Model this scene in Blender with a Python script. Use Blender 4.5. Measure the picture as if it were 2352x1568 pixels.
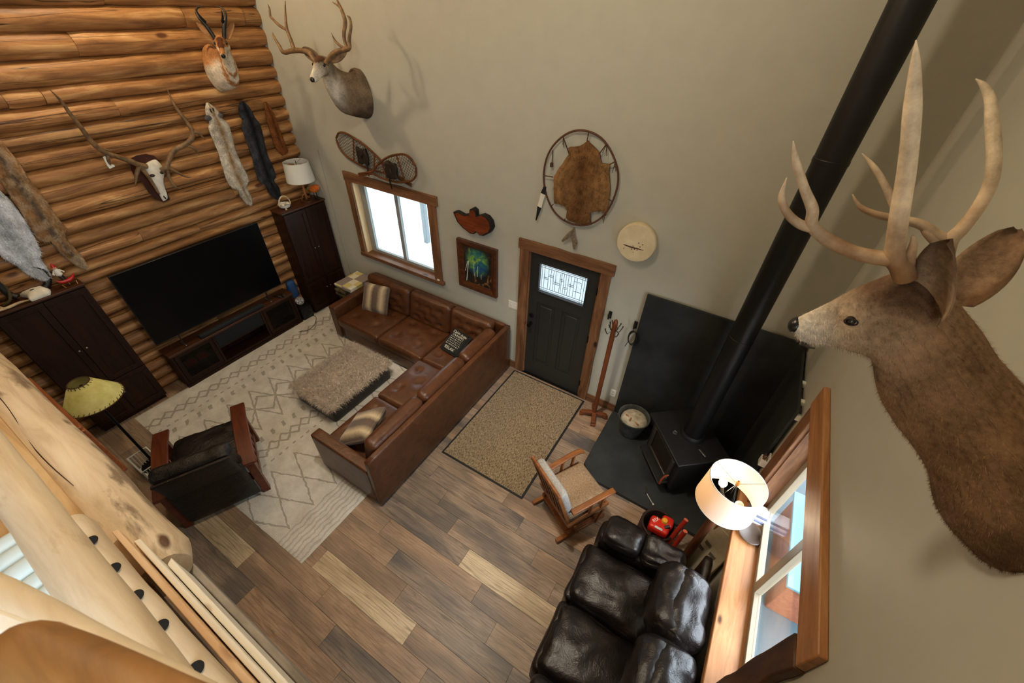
import bpy, bmesh, math, random
from mathutils import Vector, Matrix, Euler, noise
random.seed(7)
for _o in list(bpy.data.objects): bpy.data.objects.remove(_o)
SC = bpy.context.scene
COL = SC.collection
PI = math.pi
V = Vector
# ------------------------------------------------------------------ camera
CAM_R = ((0.85162882, 0.52347018, 0.02659545), (0.35481015, -0.53840376, -0.76435015), (-0.38579541, 0.66037895, -0.6442527))
CAM_P = V((4.689, -3.973, 4.369))
CAM_F = 931.976
cd = bpy.data.cameras.new('camera'); cam = bpy.data.objects.new('camera', cd); COL.objects.link(cam)
cd.sensor_fit = 'HORIZONTAL'; cd.sensor_width = 36.0; cd.lens = CAM_F/2352*36.0
cd.clip_start = 0.02; cd.clip_end = 200
cd.dof.use_dof = True; cd.dof.focus_distance = 2.3; cd.dof.aperture_fstop = 5.0
r0, r1, r2 = [V(r) for r in CAM_R]
cam.matrix_world = Matrix(((r0.x, -r1.x, -r2.x, CAM_P.x), (r0.y, -r1.y, -r2.y, CAM_P.y), (r0.z, -r1.z, -r2.z, CAM_P.z), (0, 0, 0, 1)))
SC.camera = cam
# ------------------------------------------------------------------ view, world, lights
SC.view_settings.view_transform = 'Standard'; SC.view_settings.look = 'None'
SC.view_settings.gamma = 1.0; SC.view_settings.use_curve_mapping = False
SC.view_settings.exposure = 0.38
SC.cycles.use_denoising = True
SC.cycles.max_bounces = 8
SC.cycles.sample_clamp_indirect = 6.0
wd = bpy.data.worlds.new('overcast_sky'); SC.world = wd; wd.use_nodes = True
bg = wd.node_tree.nodes['Background']; bg.inputs[0].default_value = (0.80, 0.90, 1.0, 1); bg.inputs[1].default_value = 11.5
def lamp(name, kind, loc, energy, color, size=0.2, rot=None, spot=None, size_y=None):
    ld = bpy.data.lights.new(name, kind); ld.energy = energy; ld.color = color
    if kind == 'AREA':
        ld.size = size
        if size_y: ld.shape = 'RECTANGLE'; ld.size_y = size_y
    else: ld.shadow_soft_size = size
    if spot: ld.spot_size = math.radians(spot); ld.spot_blend = 0.6
    o = bpy.data.objects.new(name, ld); COL.objects.link(o); o.location = loc
    if rot is not None: o.rotation_euler = rot
    return o
WARM = (1.0, 0.84, 0.60)
# warm light of an assumed fan, a light on the log wall, an added floor light
lamp('assumed_ceiling_light', 'POINT', (3.1, -2.7, 5.55), 105, WARM, 0.14)
lamp('log_wall_light', 'POINT', (-0.95, -2.0, 5.5), 85, (1.0, 0.80, 0.52), 0.10)
lamp('added_floor_light', 'SPOT', (3.0, -2.5, 6.0), 480, (1.0, 0.91, 0.77), 0.08, (0, 0, 0), 66)  # lamp added to brighten the floor, no fixture modelled
def look(loc, tgt): return (V(tgt)-V(loc)).to_track_quat('-Z', 'Y').to_euler()
def portal(name, loc, tgt, sx, sy):
    o = lamp(name, 'AREA', loc, 1, (1, 1, 1), sx, look(loc, tgt), size_y=sy); o.data.cycles.is_portal = True
portal('window_portal', (5.80, -2.0, 1.57), (0, -2.0, 1.57), 1.5, 1.2)
portal('back_window_portal', (0.27, 0.17, 1.68), (0.27, -4, 1.68), 1.5, 1.2)
portal('added_window_portal', (5.80, -5.3, 4.25), (0, -5.3, 4.25), 1.7, 1.9)  # guides daylight through the added loft window
# ------------------------------------------------------------------ camera ray helper used to place outlines at a real depth
def ray(u, v):
    a, b = (u-1176.0)/CAM_F, (v-784.0)/CAM_F
    return r0*a + r1*b + r2
def on(u, v, ax, val):
    d = ray(u, v); t = (val-CAM_P[ax])/d[ax]; return CAM_P + d*t
# ------------------------------------------------------------------ nodes / materials
def new_mat(name):
    m = bpy.data.materials.new(name); m.use_nodes = True
    nt = m.node_tree; b = nt.nodes['Principled BSDF']
    return m, nt, b
def setp(b, rough=0.5, metal=0.0, spec=0.5, sheen=0.0, coat=0.0):
    b.inputs['Roughness'].default_value = rough; b.inputs['Metallic'].default_value = metal
    b.inputs['Specular IOR Level'].default_value = spec
    if sheen: b.inputs['Sheen Weight'].default_value = sheen; b.inputs['Sheen Roughness'].default_value = 0.4
    if coat: b.inputs['Coat Weight'].default_value = coat; b.inputs['Coat Roughness'].default_value = 0.2
def srgb(r, g, b):
    f = lambda c: (c/255/12.92) if c/255 <= 0.04045 else ((c/255+0.055)/1.055)**2.4
    return (f(r), f(g), f(b), 1.0)
def nd(nt, kind, **kw):
    n = nt.nodes.new(kind)
    for k, v in kw.items():
        if k.startswith('i_'): n.inputs[k[2:].replace('_', ' ')].default_value = v
        else: setattr(n, k, v)
    return n
def ramp(nt, stops):
    n = nt.nodes.new('ShaderNodeValToRGB'); e = n.color_ramp.elements
    while len(e) < len(stops): e.new(0.5)
    for x, (p, c) in zip(e, stops): x.position = p; x.color = c
    return n
def coords(nt, scale=(1, 1, 1), rnd=True, kind='Object'):
    tc = nt.nodes.new('ShaderNodeTexCoord'); mp = nt.nodes.new('ShaderNodeMapping')
    nt.links.new(tc.outputs[kind], mp.inputs['Vector'])
    mp.inputs['Scale'].default_value = scale
    if rnd:
        oi = nt.nodes.new('ShaderNodeObjectInfo'); mu = nt.nodes.new('ShaderNodeVectorMath'); mu.operation = 'SCALE'
        cb = nt.nodes.new('ShaderNodeCombineXYZ')
        for i in range(3): nt.links.new(oi.outputs['Random'], cb.inputs[i])
        nt.links.new(cb.outputs[0], mu.inputs[0]); mu.inputs['Scale'].default_value = 37.0
        nt.links.new(mu.outputs[0], mp.inputs['Location'])
    return mp
def bump(nt, b, src, strength=0.3, dist=0.01):
    bp = nt.nodes.new('ShaderNodeBump'); bp.inputs['Strength'].default_value = strength; bp.inputs['Distance'].default_value = dist
    nt.links.new(src, bp.inputs['Height']); nt.links.new(bp.outputs[0], b.inputs['Normal'])
def plain(name, c, rough=0.5, metal=0.0, spec=0.5, vary=0.0, scale=20, bmp=0.0, sheen=0.0, coat=0.0):
    m, nt, b = new_mat(name); setp(b, rough, metal, spec, sheen, coat); b.inputs['Base Color'].default_value = c
    mp = coords(nt); n = nd(nt, 'ShaderNodeTexNoise', i_Scale=scale, i_Detail=5.0, i_Roughness=0.6)
    nt.links.new(mp.outputs[0], n.inputs['Vector'])
    if vary:
        k = lambda s: tuple(min(1, x*s) for x in c[:3])+(1,)
        rp = ramp(nt, [(0.3, k(1-vary)), (0.7, k(1+vary))]); nt.links.new(n.outputs['Fac'], rp.inputs[0]); nt.links.new(rp.outputs[0], b.inputs['Base Color'])
    if bmp: bump(nt, b, n.outputs['Fac'], bmp, 0.01)
    return m
def two(name, c1, c2, scale=8, rough=0.6, stretch=(1, 1, 1), lo=0.35, hi=0.65, bmp=0.15, detail=6, spec=0.4, sheen=0.0, coat=0.0, metal=0.0, dist=0.0):
    m, nt, b = new_mat(name); setp(b, rough, metal, spec, sheen, coat)
    mp = coords(nt, stretch); n = nd(nt, 'ShaderNodeTexNoise', i_Scale=scale, i_Detail=detail, i_Roughness=0.62, i_Distortion=dist)
    nt.links.new(mp.outputs[0], n.inputs['Vector'])
    rp = ramp(nt, [(lo, c1), (hi, c2)]); nt.links.new(n.outputs['Fac'], rp.inputs[0]); nt.links.new(rp.outputs[0], b.inputs['Base Color'])
    if bmp: bump(nt, b, n.outputs['Fac'], bmp, 0.01)
    return m
def wood(name, c1, c2, c3, axis='X', scale=3.0, rough=0.45, knots=0.0, spec=0.4, bmp=0.08, kc=None, kscale=3.0, coat=0.0, vary=0.0, crack=0.0):
    """grain lines stretched along an axis, a few dark knots"""
    m, nt, b = new_mat(name); setp(b, rough, 0, spec, 0, coat)
    st = {'X': (0.12, 1, 1), 'Y': (1, 0.12, 1), 'Z': (1, 1, 0.12)}[axis]
    mp = coords(nt, tuple(s*scale for s in st))
    w = nd(nt, 'ShaderNodeTexNoise', i_Scale=5.0, i_Detail=8.0, i_Roughness=0.65, i_Distortion=0.6); nt.links.new(mp.outputs[0], w.inputs['Vector'])
    rp = ramp(nt, [(0.28, c1), (0.52, c2), (0.75, c3)]); nt.links.new(w.outputs['Fac'], rp.inputs[0])
    out = rp.outputs[0]
    if knots:
        st2 = {'X': (0.45, 1, 1), 'Y': (1, 0.45, 1), 'Z': (1, 1, 0.45)}[axis]
        mp2 = coords(nt, tuple(s*kscale for s in st2))
        vo = nd(nt, 'ShaderNodeTexVoronoi', i_Scale=1.0); vo.inputs['Randomness'].default_value = 1.0; nt.links.new(mp2.outputs[0], vo.inputs['Vector'])
        kr = ramp(nt, [(knots*0.5, (1, 1, 1, 1)), (knots, (0, 0, 0, 1))]); nt.links.new(vo.outputs['Distance'], kr.inputs[0])
        mx = nd(nt, 'ShaderNodeMix', data_type='RGBA'); nt.links.new(kr.outputs[0], mx.inputs[0]); nt.links.new(out, mx.inputs[6])
        mx.inputs[7].default_value = kc or tuple(x*0.3 for x in c1[:3])+(1,)
        out = mx.outputs[2]
    if crack:
        mp3 = coords(nt, tuple(s*0.9 if s < 1 else s*6 for s in st)); cn = nd(nt, 'ShaderNodeTexNoise', i_Scale=1.0, i_Detail=2.0, i_Distortion=0.2); nt.links.new(mp3.outputs[0], cn.inputs['Vector'])
        cr_ = ramp(nt, [(0.5-crack, (0, 0, 0, 1)), (0.5, (1, 1, 1, 1)), (0.5+crack, (0, 0, 0, 1))]); nt.links.new(cn.outputs['Fac'], cr_.inputs[0])
        mx = nd(nt, 'ShaderNodeMix', data_type='RGBA'); nt.links.new(cr_.outputs[0], mx.inputs[0]); nt.links.new(out, mx.inputs[6]); mx.inputs[7].default_value = tuple(x*0.35 for x in c1[:3])+(1,); out = mx.outputs[2]
    if vary:
        oi = nd(nt, 'ShaderNodeObjectInfo'); rv = ramp(nt, [(0.0, (1-vary, 1-vary, 1-vary*1.1, 1)), (1.0, (1+vary, 1+vary, 1+vary, 1))]); nt.links.new(oi.outputs['Random'], rv.inputs[0])
        mu = nd(nt, 'ShaderNodeMix', data_type='RGBA', blend_type='MULTIPLY'); mu.inputs[0].default_value = 1.0; nt.links.new(out, mu.inputs[6]); nt.links.new(rv.outputs[0], mu.inputs[7]); out = mu.outputs[2]
    nt.links.new(out, b.inputs['Base Color'])
    if bmp: bump(nt, b, w.outputs['Fac'], bmp, 0.01)
    return m
def glow(name, c, s):
    m, nt, b = new_mat(name); b.inputs['Base Color'].default_value = c; b.inputs['Emission Color'].default_value = c; b.inputs['Emission Strength'].default_value = s
    return m
def glass(name, tint=(1, 1, 1, 1), refl=0.06):
    m, nt, b = new_mat(name); nt.nodes.remove(b)
    t = nd(nt, 'ShaderNodeBsdfTransparent'); t.inputs[0].default_value = tint
    g = nd(nt, 'ShaderNodeBsdfGlossy'); g.inputs['Roughness'].default_value = 0.02
    lw = nd(nt, 'ShaderNodeLayerWeight', i_Blend=0.5); pw = nd(nt, 'ShaderNodeMath', operation='POWER'); nt.links.new(lw.outputs['Facing'], pw.inputs[0]); pw.inputs[1].default_value = 4.0
    f = nd(nt, 'ShaderNodeMath', operation='MULTIPLY_ADD'); nt.links.new(pw.outputs[0], f.inputs[0]); f.inputs[1].default_value = 0.45; f.inputs[2].default_value = 0.02; mx = nd(nt, 'ShaderNodeMixShader')
    nt.links.new(f.outputs[0], mx.inputs[0]); nt.links.new(t.outputs[0], mx.inputs[1]); nt.links.new(g.outputs[0], mx.inputs[2])
    nt.links.new(mx.outputs[0], nt.nodes['Material Output'].inputs[0])
    return m
# ------------------------------------------------------------------ mesh builder
class MB:
    def __init__(s): s.v = []; s.f = []; s.mi = []; s.cur = 0
    def add(s, vs, fs):
        n = len(s.v); s.v += [V(x) for x in vs]
        for f in fs: s.f.append([i+n for i in f]); s.mi.append(s.cur)
        return s
    def box(s, x0, x1, y0, y1, z0, z1):
        return s.add([(x0, y0, z0), (x1, y0, z0), (x1, y1, z0), (x0, y1, z0), (x0, y0, z1), (x1, y0, z1), (x1, y1, z1), (x0, y1, z1)],
                     [(3, 2, 1, 0), (4, 5, 6, 7), (0, 1, 5, 4), (1, 2, 6, 5), (2, 3, 7, 6), (3, 0, 4, 7)])
    def bar(s, a, b, w, h, up=(0, 0, 1), taper=1.0):
        """rectangular bar from a to b, w across, h along up"""
        a, b = V(a), V(b); d = (b-a).normalized(); sd = d.cross(V(up))
        if sd.length < 1e-5: sd = d.cross(V((0, 1, 0)))
        sd.normalize(); u = sd.cross(d).normalized()
        vs = []
        for p, k in ((a, 1.0), (b, taper)):
            for i, j in ((-1, -1), (1, -1), (1, 1), (-1, 1)): vs.append(p+sd*(i*w*k/2)+u*(j*h*k/2))
        return s.add(vs, [(0, 1, 2, 3), (7, 6, 5, 4), (0, 4, 5, 1), (1, 5, 6, 2), (2, 6, 7, 3), (3, 7, 4, 0)])
    def prism(s, poly, fn):
        """poly: outline list of (a,b); fn(a,b,t) -> point, t = 0 / 1 for the two faces"""
        n = len(poly); vs = [fn(a, b, 0) for a, b in poly]+[fn(a, b, 1) for a, b in poly]
        return s.add(vs, [list(range(n))[::-1], list(range(n, 2*n))]+[(i, (i+1) % n, (i+1) % n+n, i+n) for i in range(n)])
    def rings(s, rs, cap=True, closed=False):
        n = len(rs[0]); m = len(rs); vs = [p for r in rs for p in r]; fs = []
        for k in range(m if closed else m-1):
            k2 = (k+1) % m
            for i in range(n): fs.append((k*n+i, k*n+(i+1) % n, k2*n+(i+1) % n, k2*n+i))
        if cap and not closed: fs += [list(range(n))[::-1], list(range((m-1)*n, m*n))]
        return s.add(vs, fs)
    def tube(s, pts, rad, n=8, flat=1.0, cap=True, up=None, closed=False):
        pts = [V(p) for p in pts]; m = len(pts)
        if not hasattr(rad, '__len__'): rad = [rad]*m
        rs = []; u = None
        for i in range(m):
            if closed: d = pts[(i+1) % m]-pts[i-1]
            else: d = pts[min(i+1, m-1)]-pts[max(i-1, 0)]
            d.normalize()
            if u is None:
                u = V(up) if up else (V((0, 0, 1)) if abs(d.z) < 0.9 else V((1, 0, 0)))
            u = (u-d*u.dot(d)).normalized(); w = d.cross(u)
            rs.append([pts[i]+u*(math.cos(2*PI*k/n)*rad[i])+w*(math.sin(2*PI*k/n)*rad[i]*flat) for k in range(n)])
        return s.rings(rs, cap, closed)
    def lathe(s, prof, c=(0, 0, 0), n=24, ax='Z', cap=True):
        c = V(c); rs = []
        for r, h in prof:
            ring = []
            for k in range(n):
                a = 2*PI*k/n; x, y = r*math.cos(a), r*math.sin(a)
                ring.append(c+(V((x, y, h)) if ax == 'Z' else V((h, x, y)) if ax == 'X' else V((y, h, x))))
            rs.append(ring)
        return s.rings(rs, cap)
    def rbox(s, c, size, r=0.04, n=10, crown=0.0, fn=None, rot=None, under=0.0):
        """rounded (cushion) box; crown lifts top middle; fn(p01)->offset; rot = Matrix"""
        c = V(c); h = V(size)*0.5; r = min(r, *h)
        key = {}; vs = []; fs = []
        def pt(p):
            k = tuple(round(x, 5) for x in p)
            if k in key: return key[k]
            q = V((p[0]*h.x, p[1]*h.y, p[2]*h.z))
            inn = V((max(-h.x+r, min(h.x-r, q.x)), max(-h.y+r, min(h.y-r, q.y)), max(-h.z+r, min(h.z-r, q.z))))
            d = q-inn
            if d.length > 1e-9: q = inn+d.normalized()*r
            w = max(0, 1-p[0]**2)*max(0, 1-p[1]**2)
            if crown: q.z += crown*w*(0.5+0.5*p[2])
            if under: q.z += under*w*(0.5-0.5*p[2])
            if fn: q += fn(V(p), q)
            if rot is not None: q = rot @ q
            key[k] = len(vs); vs.append(c+q); return key[k]
        # grid lines denser near the edges
        g = [math.sin((-1+2*i/n)*PI/2*0.96)/math.sin(PI/2*0.96) for i in range(n+1)]
        for ax in range(3):
            for sg in (-1, 1):
                for i in range(n):
                    for j in range(n):
                        q = []
                        for (ii, jj) in ((i, j), (i+1, j), (i+1, j+1), (i, j+1)):
                            p = [0, 0, 0]; p[ax] = sg; p[(ax+1) % 3] = g[ii]; p[(ax+2) % 3] = g[jj]; q.append(pt(p))
                        fs.append(q if sg > 0 else q[::-1])
        return s.add(vs, fs)
    def ball(s, c, r, n=12, m=8, sc=(1, 1, 1)):
        c = V(c); rs = []
        for j in range(m+1):
            t = PI*j/m; rr = max(math.sin(t), 0.001)
            rs.append([c+V((r*rr*math.cos(2*PI*k/n)*sc[0], r*rr*math.sin(2*PI*k/n)*sc[1], -r*math.cos(t)*sc[2])) for k in range(n)])
        return s.rings(rs)
    def build(s, name, mats, parent=None, smooth=40, bevel=0.0, seg=2, sub=0, world=True, kind=None, label=None):
        me = bpy.data.meshes.new(name)
        off = parent_loc(parent) if world else V((0, 0, 0))
        me.from_pydata([tuple(p-off) for p in s.v], [], s.f)
        if not isinstance(mats, (list, tuple)): mats = [mats]
        for m in mats: me.materials.append(m)
        if len(mats) > 1: me.polygons.foreach_set('material_index', s.mi)
        bm = bmesh.new(); bm.from_mesh(me); bmesh.ops.recalc_face_normals(bm, faces=bm.faces); bm.to_mesh(me); bm.free()
        if smooth:
            me.polygons.foreach_set('use_smooth', [True]*len(me.polygons))
            if smooth < 180: me.set_sharp_from_angle(angle=math.radians(smooth))
        me.update()
        o = bpy.data.objects.new(name, me); COL.objects.link(o)
        if parent: o.parent = parent
        if bevel:
            md = o.modifiers.new('bevel', 'BEVEL'); md.width = bevel; md.segments = seg; md.limit_method = 'ANGLE'; md.angle_limit = math.radians(50)
        if sub:
            md = o.modifiers.new('sub', 'SUBSURF'); md.levels = sub; md.render_levels = sub
        if kind: o['kind'] = kind
        if label: o['label'] = label
        return o
def parent_loc(p):
    l = V((0, 0, 0))
    while p is not None: l += p.location; p = p.parent
    return l
def tag(o, label, cat, group=None, kind=None):
    o['label'] = label; o['category'] = cat
    if group: o['group'] = group
    if kind: o['kind'] = kind
    return o
def thing(name, label, cat, loc=(0, 0, 0), group=None):
    o = bpy.data.objects.new(name, None); COL.objects.link(o); o.location = loc; o.empty_display_size = 0.1
    return tag(o, label, cat, group)
def struct(o): o['kind'] = 'structure'; return o
def copy_tree(o, parent=None):
    c = o.copy(); COL.objects.link(c); c.parent = parent
    for ch in list(o.children): copy_tree(ch, c)
    return c
def fbm(p, s=1.0, seed=0.0): return noise.fractal(V(p)*s+V((seed*13.7, seed*7.1, seed*3.3)), 1.0, 2.0, 4)
def smooth_path(pts, k=6):
    """Catmull-Rom through points (tuples may carry a radius as 4th value)"""
    P = [tuple(p) for p in pts]; P = [P[0]]+P+[P[-1]]; out = []
    for i in range(1, len(P)-2):
        for j in range(k):
            t = j/k; q = []
            for c in range(len(P[0])):
                a, b, d, e = P[i-1][c], P[i][c], P[i+1][c], P[i+2][c]
                q.append(0.5*(2*b+(d-a)*t+(2*a-5*b+4*d-e)*t*t+(3*b-a-3*d+e)*t**3))
            out.append(tuple(q))
    out.append(P[-2]); return out
def stube(mb, pts4, k=6, n=8, **kw):
    q = smooth_path(pts4, k); return mb.tube([p[:3] for p in q], [max(p[3], 0.0006) for p in q], n, **kw)
def text(name, body, size, mat, loc, rot, parent, extrude=0.0004, align='CENTER', bold=0.0):
    cu = bpy.data.curves.new(name, 'FONT'); cu.body = body; cu.size = size; cu.extrude = extrude; cu.align_x = align; cu.align_y = 'CENTER'; cu.offset = bold
    tmp = bpy.data.objects.new(name, cu); COL.objects.link(tmp); bpy.context.view_layer.update()
    me = bpy.data.meshes.new_from_object(tmp.evaluated_get(bpy.context.evaluated_depsgraph_get())); bpy.data.objects.remove(tmp)
    me.materials.clear(); me.materials.append(mat); o = bpy.data.objects.new(name, me); COL.objects.link(o); o.parent = parent
    o.location = V(loc)-(parent_loc(parent) if parent else V((0, 0, 0))); o.rotation_euler = rot; return o
# ================================================================== materials of the setting
M = {}
M['wall'] = plain('greige_wall_paint', srgb(183, 182, 169), 0.5, spec=0.35, vary=0.03, scale=6, bmp=0.05)
M['ceil'] = plain('ceiling_paint', srgb(200, 185, 160), 0.8, vary=0.03)
M['log'] = wood('peeled_log', srgb(98, 62, 34), srgb(160, 112, 66), srgb(210, 168, 114), 'Y', 2.6, 0.5, knots=0.12, bmp=0.35, kc=srgb(84, 46, 24), kscale=3.4, vary=0.16, crack=0.006)
M['trim'] = wood('rough_stained_pine', srgb(74, 48, 30), srgb(120, 82, 54), srgb(152, 110, 76), 'X', 3, 0.55, knots=0.10, kc=srgb(48, 26, 14), kscale=3)
M['trimz'] = wood('rough_stained_pine_upright', srgb(74, 48, 30), srgb(120, 82, 54), srgb(152, 110, 76), 'Z', 3, 0.55, knots=0.09, kc=srgb(48, 26, 14), kscale=3)
M['trimy'] = wood('clear_pine_board', srgb(138, 90, 54), srgb(172, 120, 76), srgb(194, 146, 100), 'Y', 3, 0.4, knots=0.09, kc=srgb(70, 40, 22), kscale=4)
M['pine'] = wood('pale_pine', srgb(206, 168, 116), srgb(226, 196, 150), srgb(236, 214, 176), 'Z', 3, 0.5, knots=0.10, kc=srgb(110, 64, 34), kscale=4)
M['slate'] = two('slate_board', srgb(30, 33, 34), srgb(50, 54, 54), 3, 0.55, lo=0.3, hi=0.7, bmp=0.05)
M['black'] = plain('black_paint', srgb(18, 18, 18), 0.5)
M['vinyl'] = plain('grey_vinyl_frame', srgb(150, 152, 150), 0.45)
M['glass'] = glass('window_glass')
M['glass_lowe'] = glass('low_e_glass', (0.58, 0.62, 0.625, 1))
M['white'] = plain('white_plastic', srgb(226, 224, 214), 0.4)
M['came'] = plain('lead_came', srgb(60, 62, 66), 0.5, metal=0.3)
M['door'] = plain('charcoal_door_paint', srgb(40, 41, 40), 0.45, vary=0.06, scale=4)
M['bronze'] = plain('dark_bronze', srgb(28, 26, 24), 0.35, metal=0.7)
M['metal'] = plain('brushed_steel', srgb(170, 170, 172), 0.35, metal=1.0)
def plank_mat(name, c1, c2, c3, dark, line=0.72):
    m, nt, b = new_mat(name); setp(b, 0.42, 0, 0.35)
    mp = coords(nt, (0.8, 6.0, 1)); w = nd(nt, 'ShaderNodeTexNoise', i_Scale=4.0, i_Detail=8.0, i_Roughness=0.65, i_Distortion=1.2); nt.links.new(mp.outputs[0], w.inputs['Vector'])
    rp = ramp(nt, [(0.30, c1), (0.52, c2), (0.72, c3)]); nt.links.new(w.outputs['Fac'], rp.inputs[0])
    mp2 = coords(nt, (1.1, 4.0, 1)); n2 = nd(nt, 'ShaderNodeTexNoise', i_Scale=1.0, i_Detail=3.0); nt.links.new(mp2.outputs[0], n2.inputs['Vector'])
    r2_ = ramp(nt, [(0.44, (0, 0, 0, 1)), (0.66, (0.9, 0.9, 0.9, 1))]); nt.links.new(n2.outputs['Fac'], r2_.inputs[0])
    mx = nd(nt, 'ShaderNodeMix', data_type='RGBA'); nt.links.new(r2_.outputs[0], mx.inputs[0]); nt.links.new(rp.outputs[0], mx.inputs[6]); mx.inputs[7].default_value = dark
    # fine dark cathedral grain lines
    mp3 = coords(nt, (0.55, 7.0, 1)); wv = nd(nt, 'ShaderNodeTexWave', i_Scale=1.6, i_Distortion=13.0, i_Detail=3.0); wv.bands_direction = 'Y'; nt.links.new(mp3.outputs[0], wv.inputs['Vector'])
    r3 = ramp(nt, [(0.0, (line, line, line, 1)), (0.14, (1, 1, 1, 1))]); nt.links.new(wv.outputs['Fac'], r3.inputs[0])
    mu = nd(nt, 'ShaderNodeMix', data_type='RGBA', blend_type='MULTIPLY'); mu.inputs[0].default_value = 1.0; nt.links.new(mx.outputs[2], mu.inputs[6]); nt.links.new(r3.outputs[0], mu.inputs[7])
    nt.links.new(mu.outputs[2], b.inputs['Base Color']); bump(nt, b, w.outputs['Fac'], 0.08, 0.005); return m
PK = {'b': plank_mat('brown_oak_plank', srgb(136, 110, 88), srgb(166, 138, 113), srgb(182, 156, 132), srgb(120, 102, 88)),
      'g': plank_mat('grey_brown_oak_plank', srgb(120, 102, 86), srgb(158, 136, 115), srgb(176, 154, 134), srgb(98, 90, 84)),
      'd': plank_mat('dark_grey_oak_plank', srgb(108, 94, 82), srgb(144, 126, 110), srgb(166, 146, 128), srgb(84, 80, 80)),
      'p': plank_mat('pale_oak_plank', srgb(170, 150, 120), srgb(208, 188, 156), srgb(218, 200, 170), srgb(160, 138, 110), 0.62)}
# ================================================================== floor, one object per plank
FX0, FX1, FY0, FY1 = -1.62, 5.62, -7.0, 0.0
fl = struct(MB().box(FX0, FX1, FY0, FY1, -0.10, -0.012).build('floor', plain('subfloor', srgb(40, 32, 26), 0.8), None, 0))
PW, PL, PS, PX, PY = 0.1962, 1.2065, 0.2975, 3.157, -2.385
pm = {}
def plank_mesh(key):
    if key not in pm:
        mb = MB(); L, W = PL-0.0022, PW-0.0024
        mb.box(0, L, -W, 0, -0.012, 0.0); o = mb.build('plank', PK[key], None, 0); me = o.data; bpy.data.objects.remove(o); pm[key] = me
    return pm[key]
force = {(1, 0): 'p', (5, -2): 'p', (7, -4): 'p', (1, -1): 'd', (4, -1): 'd', (3, -1): 'd', (7, -2): 'd', (-2, 0): 'd', (5, -1): 'b', (6, -2): 'b', (6, -1): 'g', (8, -2): 'g', (8, -3): 'b', (8, -4): 'd', (4, -2): 'b', (2, -1): 'b', (2, -2): 'b', (0, 0): 'g', (0, -1): 'g', (2, 0): 'g', (-1, 0): 'g', (3, 0): 'g', (7, -3): 'b', (6, -3): 'b', (5, -3): 'b', (3, -2): 'b', (0, -2): 'g'}
for i in range(-13, 10):
    yt = PY-PW*i
    if yt > PW*0.9: continue
    for k in range(-9, 9):
        x0 = PX+PS*i+PL*k
        a, b_ = max(x0, FX0), min(x0+PL-0.0018, FX1); t = min(yt, 0.0)
        if b_-a < 0.05: continue
        key = force.get((i, k), random.choice('bbggdg'))
        if a == x0 and b_ == x0+PL-0.0018 and t == yt:
            o = bpy.data.objects.new('plank', plank_mesh(key)); COL.objects.link(o); o.location = (x0, yt, 0); o.parent = fl
        else:
            o = MB().box(a-x0, b_-x0, -PW+0.0018, t-yt, -0.012, 0).build('plank', PK[key], None, 0); o.location = (x0, yt, 0); o.parent = fl
MB().box(FX0, FX1, FY0, PY-PW*10, -0.012, 0.0).build('far_planks', PK['b'], fl, 0, kind='stuff')
# ================================================================== walls
CH = 6.1
WX0, WX1, WZ0, WZ1 = -0.465, 1.0, 1.09, 2.262          # back window opening
DX0, DX1, DZ1 = 2.575, 3.515, 2.045                     # door opening
wb = MB()
T = 0.16
for x0, x1, z0, z1 in ((-1.8, WX0, 0, CH), (WX0, WX1, 0, WZ0), (WX0, WX1, WZ1, CH), (WX1, DX0, 0, CH), (DX0, DX1, DZ1, CH), (DX1, 5.8, 0, CH)):
    wb.box(x0, x1, 0.0, T, z0, z1)
struct(wb.build('wall_back', M['wall'], None, 0))
RW = 5.62; RY0, RY1, RZ0, RZ1 = -2.75, -1.25, 1.0, 2.13
wr = MB()
for y0, y1, z0, z1 in ((RY1, 0.0, 0, CH), (-4.45, RY0, 0, CH), (-7.0, -6.15, 0, CH), (-6.15, -4.45, 0, 3.3), (-6.15, -4.45, 5.2, CH), (RY0, RY1, 0, RZ0-0.02), (RY0, RY1, RZ1, CH)):
    wr.box(RW, RW+0.17, y0, y1, z0, z1)
struct(wr.build('wall_right', M['wall'], None, 0))
struct(MB().box(-1.8, 5.8, -7.12, 0.16, CH, CH+0.1).build('ceiling', M['ceil'], None, 0))
wn = MB(); wn.box(-1.8, 5.8, -7.12, -7.0, 0, CH)
struct(wn.build('wall_front', M['wall'], None, 0))
# ---- log wall: each log (and each length of it) a part
wl = struct(MB().box(-1.80, -1.60, -7.0, 0.0, 0, CH).build('wall_left', plain('chinking', srgb(104, 64, 34), 0.8, vary=0.2), None, 0))
LZ = [0, .15, .31, .46, .615, .77, .96, 1.11, 1.265, 1.44, 1.58, 1.72, 1.84, 1.957, 2.116, 2.272, 2.42, 2.604, 2.767, 2.93, 3.10, 3.265, 3.445, 3.60, 3.807, 4.013, 4.212, 4.41, 4.60, 4.80, 5.0, 5.2, 5.4, 5.6, 5.8, 6.08]
def cut(u, v):
    p = on(u, v, 0, -1.53); return p.y, p.z
cuts = {}
for u, v in ((425, 45), (172, 103), (270, 250), (12, 232), (322, 539), (459, 527), (536, 440), (95, 215), (240, 4), (560, 40)):
    y, z = cut(u, v)
    for i in range(len(LZ)-1):
        if LZ[i] <= z < LZ[i+1]: cuts.setdefault(i, []).append(y)
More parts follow.
